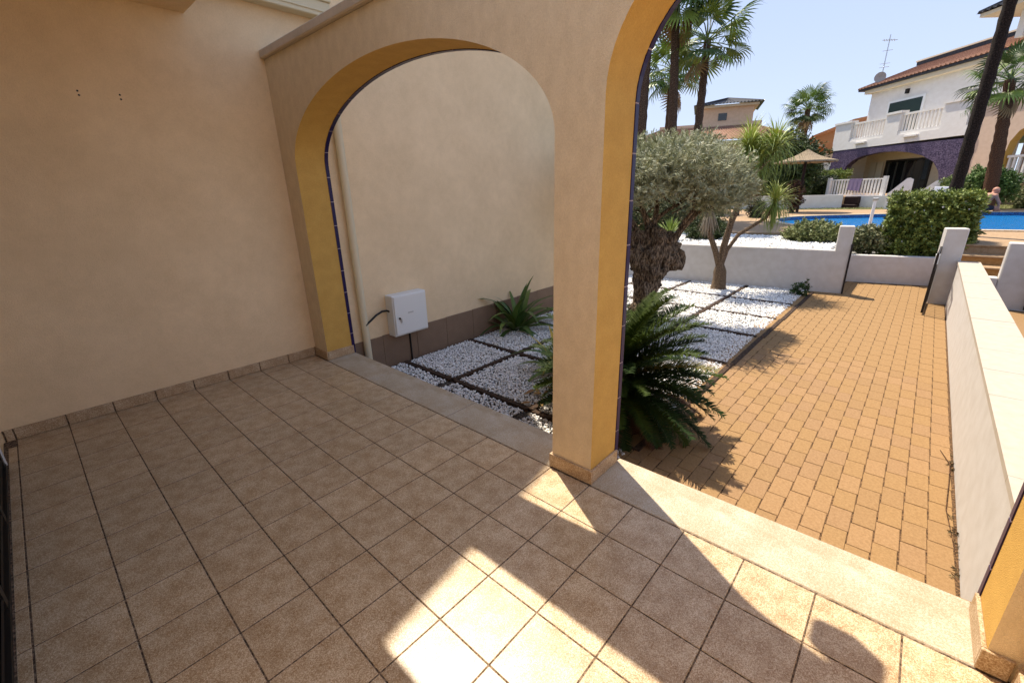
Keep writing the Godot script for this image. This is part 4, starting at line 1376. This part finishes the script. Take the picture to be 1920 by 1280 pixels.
	for s in ss:
		var o := thing(s[0], s[1], "wall", s[2], 0.0, "stair walls of the white house")
		st = tool()
		var pr := PackedVector2Array([Vector2(0, -0.5), Vector2(0, 0.15), Vector2(s[3] * 0.85, s[4]), Vector2(s[3], s[4] + 0.02), Vector2(s[3] + 0.12, s[4] - 0.05), Vector2(s[3] + 0.12, -0.5)])
		poly(st, pr, func(p): return Vector3(p.x, p.y, 0.08), true)
		poly(st, pr, func(p): return Vector3(p.x, p.y, -0.08))
		for k in pr.size():
			var a := pr[k]
			var b := pr[(k + 1) % pr.size()]
			quad(st, Vector3(a.x, a.y, 0.08), Vector3(b.x, b.y, 0.08), Vector3(b.x, b.y, -0.08), Vector3(a.x, a.y, -0.08))
		part(st, "wall", M.far_white, o)
	var sb := thing("low_bench", "dark brown low bench in front of the picket fence", "bench", Vector3(0.75, D, -24.1), -0.3)
	box("base", Vector3(-0.45, 0.0, -0.2), Vector3(0.35, 0.16, 0.25), M.dark_wood, sb, 0.02)
	box("cushion", Vector3(-0.2, 0.16, -0.2), Vector3(0.35, 0.5, 0.1), M.dark_wood, sb, 0.03)
	var tl := thing("hanging_towel", "violet striped towel hung over the picket fence", "towel", (a0 + a1) * 0.5 + Vector3(0, 0.78, 0), atan2(-dir.z, dir.x))
	st = tool()
	for k in 6:
		var x := -0.35 + k * 0.11
		quad(st, Vector3(x, 0.0, 0.05), Vector3(x + 0.11, 0.0, 0.05), Vector3(x + 0.10, -0.5 - 0.02 * k, 0.08 + 0.02 * (k % 2)), Vector3(x - 0.01, -0.5, 0.08 + 0.02 * ((k + 1) % 2)))
		quad(st, Vector3(x, 0.0, 0.05), Vector3(x + 0.11, 0.0, 0.05), Vector3(x + 0.11, -0.3, -0.05), Vector3(x, -0.3, -0.05))
	part(st, "cloth", tinted("towel", Color(0.17, 0.13, 0.22)), tl)
	var ch := thing("garden_chair", "small white plastic chair beyond the pool by the bushes", "chair", Vector3(3.75, D, -22.3), 0.4)
	box("seat", Vector3(-0.22, 0.40, -0.22), Vector3(0.22, 0.44, 0.22), M.seat_white, ch, 0.01)
	box("backrest", Vector3(-0.22, 0.44, -0.24), Vector3(0.22, 0.86, -0.20), M.seat_white, ch, 0.015)
	for x in [-0.2, 0.2]:
		for z in [-0.2, 0.2]:
			box("leg", Vector3(x - 0.02, 0, z - 0.02), Vector3(x + 0.02, 0.40, z + 0.02), M.seat_white, ch)
		box("arm", Vector3(x - 0.025, 0.62, -0.2), Vector3(x + 0.025, 0.65, 0.2), M.seat_white, ch)

# ------------------------------------------------------------------ houses
func tiled_slope(st: SurfaceTool, a: Vector3, b: Vector3, c: Vector3, d: Vector3, n: int) -> void:
	# a-b eave, d-c ridge; barrel ridges down the slope
	var nrm := (b - a).cross(d - a).normalized()
	if nrm.y < 0:
		nrm = -nrm
	quad(st, a, b, c, d)
	for k in n:
		var t0 := (k + 0.15) / n
		var t1 := (k + 0.85) / n
		var tm := (t0 + t1) * 0.5
		var h := nrm * (b - a).length() / n * 0.33
		var e0 := a.lerp(b, t0)
		var e1 := a.lerp(b, t1)
		var em := a.lerp(b, tm) + h
		var r0 := d.lerp(c, t0)
		var r1 := d.lerp(c, t1)
		var rm := d.lerp(c, tm) + h
		quad(st, e0, em, rm, r0)
		quad(st, em, e1, r1, rm)
		tri(st, e0, e1, em)

func rail_run(o: Node, x0: float, x1: float, y0: float, y1: float, z: float, n: int, m: Material, w := 0.07) -> void:
	for k in n:
		var x := lerpf(x0, x1, (k + 0.5) / n)
		box("baluster", Vector3(x - w / 2, y0, z - 0.04), Vector3(x + w / 2, y1, z + 0.04), m, o)
	box("handrail", Vector3(x0, y1, z - 0.06), Vector3(x1, y1 + 0.10, z + 0.06), m, o)

func white_house() -> void:
	var h := thing("white_house", "white two-storey house with purple mosaic arch, balcony and terracotta roof", "house", Vector3(-1.856, D, -35.971), -0.8328)
	# purple arch front
	var pr := PackedVector2Array([Vector2(0, 0), Vector2(1.15, 0), Vector2(1.18, 1.1), Vector2(1.3, 1.75), Vector2(1.52, 2.15), Vector2(1.96, 2.42), Vector2(2.6, 2.6), Vector2(3.94, 2.72), Vector2(5.06, 2.68), Vector2(5.9, 2.56), Vector2(6.8, 2.34), Vector2(7.5, 2.02), Vector2(7.95, 1.55), Vector2(8.15, 1.0), Vector2(8.2, 0), Vector2(9.1, 0), Vector2(9.1, 2.95), Vector2(0, 3.08)])
	var st := tool()
	poly(st, pr, func(p): return Vector3(p.x, p.y, 0), true)
	poly(st, pr, func(p): return Vector3(p.x, p.y, -0.35))
	for k in pr.size():
		var a := pr[k]
		var b := pr[(k + 1) % pr.size()]
		quad(st, Vector3(a.x, a.y, 0), Vector3(b.x, b.y, 0), Vector3(b.x, b.y, -0.35), Vector3(a.x, a.y, -0.35))
	part(st, "mosaic_arch", M.mosaic, h)
	# recessed porch
	box("porch_ceiling", Vector3(0.05, 2.78, -2.2), Vector3(9.05, 2.90, -0.36), M.cream, h)
	box("porch_wall", Vector3(-0.3, 0, -2.4), Vector3(9.1, 3.0, -2.2), M.cream, h)
	box("side_wall", Vector3(0.0, 0, -2.2), Vector3(0.2, 2.9, -0.36), M.far_white, h)
	box("side_wall", Vector3(8.9, 0, -2.2), Vector3(9.1, 2.9, -0.36), M.far_white, h)
	var sd := box("sliding_door", Vector3(1.9, 0.1, -2.19), Vector3(5.1, 2.35, -2.14), M.dark_frame, h)
	for k in 2:
		box("pane", Vector3(2.0 + k * 1.55, 0.2, -2.139), Vector3(3.45 + k * 1.55, 2.25, -2.125), M.dark_glass, sd)
	for k in 5:
		box("drape", Vector3(2.15 + k * 0.6, 0.2, -2.1245), Vector3(2.27 + k * 0.6, 2.2, -2.118), tinted("drape_grey", Color(0.05, 0.05, 0.045)), h)
	for k in 2:
		box("curtain", Vector3(0.75 + k * 0.55, 0.1, -2.15), Vector3(1.22 + k * 0.55, 2.3, -2.10), M.curtain, h)
	var dr := box("front_door", Vector3(6.0, 0.1, -2.19), Vector3(7.2, 2.4, -2.12), M.door_wood, h)
	cyl("handle", Vector3(6.12, 1.2, -2.12), Vector3(6.12, 1.2, -2.07), 0.04, 0.04, M.steel, dr)
	box("door_frame", Vector3(5.82, 0.1, -2.19), Vector3(5.99, 2.5, -2.08), M.white_frame, h)
	# balcony
	box("balcony_slab", Vector3(-0.12, 3.085, -2.2), Vector3(9.1, 3.52, 0.02), M.far_white, h)
	for p in [[-0.15, 1.25], [3.92, 4.88], [7.42, 8.75]]:
		var po := box("balcony_pier", Vector3(p[0], 3.52, -0.28), Vector3(p[1], 4.62, 0.02), M.far_white, h)
		box("cap", Vector3(p[0] - 0.06, 4.62, -0.34), Vector3(p[1] + 0.06, 4.74, 0.08), M.far_white, po)
	for r in [[1.25, 3.92, 13], [4.88, 7.42, 12]]:
		box("balcony_curb", Vector3(r[0], 3.52, -0.22), Vector3(r[1], 3.68, -0.02), M.far_white, h)
		rail_run(h, r[0], r[1], 3.68, 4.48, -0.12, r[2], M.far_white)
	for x in [1.9, 5.4]:
		box("water_spout", Vector3(x, 3.34, 0.02), Vector3(x + 0.9, 3.42, 0.16), M.far_white, h)
	# upper storey
	box("upper_wall", Vector3(-0.3, 3.0, -8.0), Vector3(9.4, 6.45, -2.0), M.far_white, h)
	box("cornice", Vector3(-0.5, 6.45, -8.2), Vector3(9.6, 6.66, -1.65), M.cream, h)
	var wn := box("window", Vector3(1.30, 3.6, -1.999), Vector3(3.85, 5.72, -1.93), M.white_frame, h)
	box("shutter", Vector3(1.45, 3.6, -1.93), Vector3(3.70, 5.60, -1.915), M.green_shutter, wn)
	box("wall_lamp", Vector3(2.45, 5.95, -2.0), Vector3(2.6, 6.2, -1.85), M.iron, h)
	# roof
	st = tool()
	bx(st, Vector3(4.55, 6.72, -4.95), Vector3(10.9, 0.10, 6.9), 0.0)
	part(st, "eave_board", M.roof_dark, h)
	st = tool()
	tiled_slope(st, Vector3(-0.95, 6.78, -1.45), Vector3(10.0, 6.78, -1.45), Vector3(8.9, 7.62, -3.45), Vector3(1.1, 7.62, -3.45), 42)
	tiled_slope(st, Vector3(-0.95, 6.78, -8.4), Vector3(-0.95, 6.78, -1.45), Vector3(1.1, 7.62, -3.45), Vector3(1.1, 7.62, -6.4), 26)
	stuff(part(st, "roof_tiles", M.roof_tile, h))
	box("roof_parapet", Vector3(0.9, 7.3, -6.5), Vector3(13.0, 7.72, -3.5), M.parapet_brown, h)
	box("parapet_band", Vector3(0.86, 7.721, -6.54), Vector3(13.0, 7.9, -3.46), M.roof_dark, h)
	box("parapet_cap", Vector3(0.82, 7.901, -6.6), Vector3(13.0, 7.98, -3.42), M.cream, h)
	# lookout kiosk on the roof
	for p in [Vector3(9.2, 6.9, -0.9), Vector3(13.2, 6.9, -0.9), Vector3(9.2, 6.9, -4.4), Vector3(13.2, 6.9, -4.4)]:
		box("kiosk_post", p - Vector3(0.15, 0, 0.15), p + Vector3(0.15, 1.1, 0.15), M.far_white, h)
	box("kiosk_soffit", Vector3(8.0, 7.99, -5.4), Vector3(14.4, 8.14, 0.05), M.cream, h)
	st = tool()
	tiled_slope(st, Vector3(7.9, 8.16, 0.15), Vector3(14.5, 8.16, 0.15), Vector3(11.2, 9.6, -2.65), Vector3(11.2, 9.6, -2.65), 24)
	tiled_slope(st, Vector3(7.9, 8.16, -5.5), Vector3(7.9, 8.16, 0.15), Vector3(11.2, 9.6, -2.65), Vector3(11.2, 9.6, -2.65), 20)
	stuff(part(st, "kiosk_tiles", M.roof_dark, h))
	# right wing with the ochre arch
	var w2 := PackedVector2Array([Vector2(9.1, 0), Vector2(10.75, 0), Vector2(10.75, 2.0), Vector2(10.85, 2.6), Vector2(11.1, 3.0), Vector2(11.6, 3.25), Vector2(12.3, 3.35), Vector2(13.2, 3.3), Vector2(14, 3.0), Vector2(14.4, 2.2), Vector2(14.4, 0), Vector2(16, 0), Vector2(16, 4.45), Vector2(9.1, 4.45)])
	st = tool()
	poly(st, w2, func(p): return Vector3(p.x, p.y, -0.1), true)
	poly(st, w2, func(p): return Vector3(p.x, p.y, -0.45))
	quad(st, Vector3(9.1, 4.45, -0.1), Vector3(16, 4.45, -0.1), Vector3(16, 4.45, -0.45), Vector3(9.1, 4.45, -0.45))
	part(st, "wing_wall", M.pink_wall, h)
	st = tool()
	for k in range(1, 10):
		quad(st, Vector3(w2[k].x, w2[k].y, -0.1), Vector3(w2[k + 1].x, w2[k + 1].y, -0.1), Vector3(w2[k + 1].x, w2[k + 1].y, -0.45), Vector3(w2[k].x, w2[k].y, -0.45))
	part(st, "wing_reveal", M.ochre, h)
	box("wing_back", Vector3(9.3, 0, -2.6), Vector3(16, 4.3, -2.4), M.pink_wall, h)
	box("wing_floor", Vector3(9.3, 0, -2.4), Vector3(16, 0.85, -0.46), M.deck, h)
	box("wing_cap", Vector3(9.05, 4.451, -0.55), Vector3(16, 4.52, 0.0), M.cream, h)
	rail_run(h, 10.8, 14.35, 0.95, 1.95, -0.3, 17, M.far_white, 0.08)
	box("wing_upper", Vector3(9.41, 4.3, -8.0), Vector3(16, 6.9, -2.3), M.cream, h)
	box("wing_window", Vector3(9.6, 4.7, -2.299), Vector3(10.3, 5.9, -2.25), M.curtain, h)
	# antenna and dish
	var an := thing("tv_antenna", "thin grey television aerial mast on the corner of the terracotta roof", "antenna", Vector3(-1.856, D, -35.971) + Vector3(0.673, 0, 0.74) * 0.25 + Vector3(-0.74, 0, 0.673) * -1.95)
	cyl("mast", Vector3(0, 6.75, 0), Vector3(0.0, 9.55, 0.0), 0.03, 0.025, M.steel, an, 6)
	for k in 5:
		cyl("element", Vector3(-0.25 + k * 0.12, 9.3 - 0.02 * k, -0.3), Vector3(-0.25 + k * 0.12, 9.3 - 0.02 * k, 0.3), 0.012, 0.012, M.steel, an, 5)
	cyl("boom", Vector3(-0.35, 9.32, 0), Vector3(0.4, 9.2, 0), 0.018, 0.018, M.steel, an, 6)
	for y in [8.0, 7.8, 8.7]:
		cyl("element", Vector3(-0.22, y, 0.1), Vector3(0.25, y + 0.03, -0.1), 0.012, 0.012, M.steel, an, 5)
	var di := thing("satellite_dish", "small round grey satellite dish at the foot of the aerial mast", "dish", an.position + Vector3(-0.05, 7.25, 0.15))
	st = tool()
	for k in 16:
		var a := TAU * k / 16
		var b := TAU * (k + 1) / 16
		var ra := Vector3(cos(a) * 0.3, sin(a) * 0.3, 0.07)
		var rb := Vector3(cos(b) * 0.3, sin(b) * 0.3, 0.07)
		tri(st, Vector3.ZERO, ra, rb)
	part(st, "bowl", tinted("dish_grey", Color(0.32, 0.31, 0.30)), di)
	cyl("arm", Vector3(0, -0.05, 0), Vector3(0, -0.25, -0.12), 0.02, 0.02, M.steel, di, 5)

func left_houses() -> void:
	var h := thing("terracotta_house", "long low house with terracotta hip roof and a tower behind the palms", "house", Vector3(-9.4, D, -34.0), 0.346)
	box("wall", Vector3(-5.5, 0, -6), Vector3(5.0, 3.9, 0), M.salmon, h)
	box("cornice", Vector3(-5.8, 3.9, -6.3), Vector3(5.3, 4.15, 0.3), M.cream, h)
	var st := tool()
	tiled_slope(st, Vector3(-6.2, 4.2, 0.6), Vector3(5.6, 4.2, 0.6), Vector3(3.0, 5.35, -2.3), Vector3(-3.4, 5.35, -2.3), 48)
	tiled_slope(st, Vector3(5.6, 4.2, 0.6), Vector3(5.6, 4.2, -6.5), Vector3(3.0, 5.35, -3.5), Vector3(3.0, 5.35, -2.3), 26)
	tiled_slope(st, Vector3(-6.2, 4.2, -6.5), Vector3(-6.2, 4.2, 0.6), Vector3(-3.4, 5.35, -2.3), Vector3(-3.4, 5.35, -3.5), 26)
	stuff(part(st, "roof_tiles", tinted_tex("pink_roof", Color(0.50, 0.29, 0.21)), h))
	box("ridge_wall", Vector3(-3.6, 5.0, -4.5), Vector3(3.6, 5.62, -2.31), M.salmon, h)
	var w := box("tower_wall", Vector3(-0.6, 5.3, -6.4), Vector3(3.0, 6.75, -2.9), M.salmon, h)
	box("window", Vector3(0.6, 5.85, -2.9), Vector3(1.2, 6.35, -2.86), M.dark_glass, w)
	box("tower_cornice", Vector3(-0.9, 6.75, -6.7), Vector3(3.3, 6.9, -2.6), M.cream, h)
	st = tool()
	var ap := Vector3(1.2, 7.6, -4.65)
	tiled_slope(st, Vector3(-1.2, 6.91, -2.3), Vector3(3.6, 6.91, -2.3), ap, ap, 20)
	tiled_slope(st, Vector3(3.6, 6.91, -2.3), Vector3(3.6, 6.91, -7.0), ap, ap, 20)
	tiled_slope(st, Vector3(-1.2, 6.91, -7.0), Vector3(-1.2, 6.91, -2.3), ap, ap, 20)
	stuff(part(st, "tower_roof", M.roof_dark, h))
	box("window", Vector3(2.0, 1.2, -0.001), Vector3(3.0, 2.6, 0.05), M.dark_glass, h)
	box("window", Vector3(-0.5, 1.2, -0.001), Vector3(0.5, 2.6, 0.05), M.dark_glass, h)
	# orange house between
	var o := thing("orange_house", "orange house with two arched niches left of the white house", "house", Vector3(-4.7, D, -43.0), -0.15)
	box("wall", Vector3(0, 0, -6), Vector3(5.5, 4.4, 0), M.orange_wall, o)
	st = tool()
	var g := PackedVector2Array([Vector2(0, 4.4), Vector2(5.5, 4.4), Vector2(5.5, 5.9), Vector2(2.9, 5.6), Vector2(0.3, 4.7)])
	poly(st, g, func(p): return Vector3(p.x, p.y, 0), true)
	quad(st, Vector3(0, 4.42, 0.1), Vector3(5.5, 5.95, 0.1), Vector3(5.5, 5.95, -6), Vector3(0, 4.42, -6))
	part(st, "gable", M.orange_wall, o)
	for k in 2:
		var x := 0.35 + k * 1.7
		st = tool()
		var ap2 := arch_pts(x, x + 1.1, 3.4, 0.55, 10)
		for e in ap2.size():
			if e < 1 or e == ap2.size() - 1:
				ap2[e].y = 2.4
		poly(st, ap2, func(p): return Vector3(p.x, p.y, 0.02), true)
		part(st, "niche", tinted("niche_orange", Color(0.42, 0.13, 0.03)), o)
		st = tool()
		for e in ap2.size() - 1:
			var a := ap2[e]
			var b := ap2[e + 1]
			bx(st, Vector3((a.x + b.x) / 2, (a.y + b.y) / 2, 0.05), Vector3((b - a).length() + 0.02, 0.12, 0.10), 0.0, Basis(Vector3.BACK, (b - a).angle()))
		part(st, "arch_trim", M.salmon, o)
	# low pale house under the parasol
	var l := thing("pale_low_house", "pale single-storey house with dark windows seen under the parasol", "house", Vector3(-6.0, D, -38.3), -0.1)
	box("wall", Vector3(0, 0, -3), Vector3(5.4, 2.75, 0), M.far_white, l)
	box("roof", Vector3(-0.3, 2.75, -3.2), Vector3(5.6, 3.05, 0.3), M.salmon, l)
	for k in 3:
		var f := box("window", Vector3(0.7 + k * 1.55, 1.3, 0.0), Vector3(1.6 + k * 1.55, 2.3, 0.04), M.white_frame, l)
		box("pane", Vector3(0.76 + k * 1.55, 1.36, 0.041), Vector3(1.54 + k * 1.55, 2.24, 0.05), M.dark_glass, f)

func tinted_tex(key: String, c: Color) -> StandardMaterial3D:
	if not M.has(key):
		mat(key, c, 0.9, {"tex": "straw", "size": 1.6})
	return M[key]

# ------------------------------------------------------------------ person
func surface_nets(bones: Array, cell: float, blend: float, lump := 0.0) -> ArrayMesh:
	var fn := FastNoiseLite.new()
	fn.seed = 8
	fn.frequency = 7.5
	fn.fractal_octaves = 3
	var lo := Vector3.ONE * 1e9
	var hi := -lo
	for b in bones:
		for k in 2:
			var r: float = b[2 + k] + blend + cell * 2
			lo = lo.min(b[k] - Vector3.ONE * r)
			hi = hi.max(b[k] + Vector3.ONE * r)
	var n := Vector3i(((hi - lo) / cell).ceil()) + Vector3i.ONE
	var f := PackedFloat32Array()
	f.resize(n.x * n.y * n.z)
	f.fill(1.0)
	for b in bones:
		var rr: float = maxf(b[2], b[3]) + blend + cell * 2
		var l0 := Vector3i(((b[0].min(b[1]) - Vector3.ONE * rr - lo) / cell).floor()).clamp(Vector3i.ZERO, n - Vector3i.ONE)
		var l1 := Vector3i(((b[0].max(b[1]) + Vector3.ONE * rr - lo) / cell).ceil()).clamp(Vector3i.ZERO, n - Vector3i.ONE)
		var ab: Vector3 = b[1] - b[0]
		var dd := maxf(ab.length_squared(), 1e-9)
		for x in range(l0.x, l1.x + 1):
			for y in range(l0.y, l1.y + 1):
				for z in range(l0.z, l1.z + 1):
					var p := lo + Vector3(x, y, z) * cell
					var t := clampf((p - b[0]).dot(ab) / dd, 0, 1)
					var b0: Vector3 = b[0]
					var d: float = (p - b0 - ab * t).length() - lerpf(b[2], b[3], t)
					if lump > 0.0:
						d += lump * fn.get_noise_3d(p.x, p.y * 0.6, p.z)
					var i := x + n.x * (y + n.y * z)
					var h := clampf(0.5 + 0.5 * (f[i] - d) / blend, 0, 1)
					f[i] = lerpf(f[i], d, h) - blend * h * (1 - h)
	var verts := {}
	var st := SurfaceTool.new()
	st.begin(Mesh.PRIMITIVE_TRIANGLES)
	st.set_smooth_group(0)
	var at := func(x: int, y: int, z: int) -> float: return f[x + n.x * (y + n.y * z)]
	var quads := []
	for z in range(1, n.z - 1):
		for y in range(1, n.y - 1):
			for x in range(1, n.x - 1):
				var i := x + n.x * (y + n.y * z)
				var a := f[i]
				if (a < 0) != (f[i + 1] < 0):
					quads.append([Vector3i(x, y - 1, z - 1), Vector3i(x, y, z - 1), Vector3i(x, y, z), Vector3i(x, y - 1, z), a < 0])
				if (a < 0) != (f[i + n.x] < 0):
					quads.append([Vector3i(x - 1, y, z - 1), Vector3i(x - 1, y, z), Vector3i(x, y, z), Vector3i(x, y, z - 1), a < 0])
				if (a < 0) != (f[i + n.x * n.y] < 0):
					quads.append([Vector3i(x - 1, y - 1, z), Vector3i(x, y - 1, z), Vector3i(x, y, z), Vector3i(x - 1, y, z), a < 0])
	for q in quads:
		for k in 4:
			var c: Vector3i = q[k]
			if verts.has(c):
				continue
			var sum := Vector3.ZERO
			var cnt := 0
			for e in [[0, 0, 0, 1, 0, 0], [0, 1, 0, 1, 1, 0], [0, 0, 1, 1, 0, 1], [0, 1, 1, 1, 1, 1], [0, 0, 0, 0, 1, 0], [1, 0, 0, 1, 1, 0], [0, 0, 1, 0, 1, 1], [1, 0, 1, 1, 1, 1], [0, 0, 0, 0, 0, 1], [1, 0, 0, 1, 0, 1], [0, 1, 0, 0, 1, 1], [1, 1, 0, 1, 1, 1]]:
				var va: float = at.call(c.x + e[0], c.y + e[1], c.z + e[2])
				var vb: float = at.call(c.x + e[3], c.y + e[4], c.z + e[5])
				if (va < 0) != (vb < 0):
					sum += Vector3(e[0], e[1], e[2]).lerp(Vector3(e[3], e[4], e[5]), va / (va - vb))
					cnt += 1
			verts[c] = lo + (Vector3(c) + sum / maxf(cnt, 1)) * cell
		if q[4]:
			quad(st, verts[q[0]], verts[q[3]], verts[q[2]], verts[q[1]])
		else:
			quad(st, verts[q[0]], verts[q[1]], verts[q[2]], verts[q[3]])
	st.generate_normals()
	return st.commit()

func person() -> void:
	# sits on the far pool edge, bent forward over straight arms, legs in the water; local +x is where the figure faces
	var o := thing("person", "bare-chested bald person in dark shorts bending forward at the pool edge", "person", Vector3(4.75, D + 0.025, -21.05), 0.735)
	var b := []
	var hip := Vector3(0, 0.11, 0)
	var waist := Vector3(0.07, 0.28, 0)
	var chest := Vector3(0.20, 0.46, 0)
	var neck := Vector3(0.33, 0.58, 0)
	var head := Vector3(0.41, 0.68, 0)
	b.append([hip, waist, 0.135, 0.125])
	b.append([waist, chest, 0.125, 0.145])
	b.append([chest, neck, 0.12, 0.062])
	b.append([neck, head, 0.058, 0.06])
	b.append([head + Vector3(-0.01, 0.02, 0), head + Vector3(0.02, -0.03, 0), 0.098, 0.08])
	b.append([head + Vector3(0.085, -0.03, 0), head + Vector3(0.11, -0.045, 0), 0.018, 0.014])
	b.append([head + Vector3(0.05, -0.085, 0), head + Vector3(0.06, -0.09, 0), 0.04, 0.035])
	for s in [-1.0, 1.0]:
		var sh := Vector3(0.26, 0.52, 0.17 * s)
		var el := Vector3(0.40, 0.30, 0.21 * s)
		var wr := Vector3(0.47, 0.08, 0.19 * s)
		b.append([chest + Vector3(0.02, 0.06, 0.05 * s), sh, 0.09, 0.065])
		b.append([sh, el, 0.055, 0.042])
		b.append([el, wr, 0.040, 0.027])
		b.append([wr, wr + Vector3(0.03, -0.04, 0), 0.028, 0.030])
		for fgr in 4:
			var r0 := wr + Vector3(0.03, -0.045, (fgr - 1.5) * 0.018)
			b.append([r0, r0 + Vector3(0.055 - 0.006 * absf(fgr - 1.4), -0.018, 0), 0.010, 0.009])
		b.append([wr + Vector3(0.015, -0.03, -0.03 * s), wr + Vector3(0.05, -0.05, -0.055 * s), 0.011, 0.009])
		b.append([head + Vector3(-0.01, -0.01, 0.095 * s), head + Vector3(-0.02, 0.01, 0.105 * s), 0.022, 0.018])
		var kn := Vector3(0.43, 0.12, 0.13 * s)
		b.append([hip + Vector3(0, 0, 0.08 * s), kn, 0.085, 0.06])
		b.append([kn, Vector3(0.47, -0.32, 0.13 * s), 0.058, 0.04])
	inst(surface_nets(b, 0.017, 0.03), "body", M.skin, o)
	var s := []
	for k in [-1.0, 1.0]:
		s.append([hip + Vector3(0, 0, 0.08 * k), hip + Vector3(0.28, 0.005, 0.12 * k), 0.10, 0.085])
	s.append([hip, hip + Vector3(0.03, 0.08, 0), 0.15, 0.142])
	inst(surface_nets(s, 0.02, 0.03), "shorts", M.shorts, o)

func _ready() -> void:
	rng.seed = 20240611
	make_materials()
	make_camera_and_light()
	porch()
	make_leaf_kinds()
	path_bricks()
	garden()
	pool_area()
	white_house()
	left_houses()
	garden_plants()
	wall_weeds()
	person()
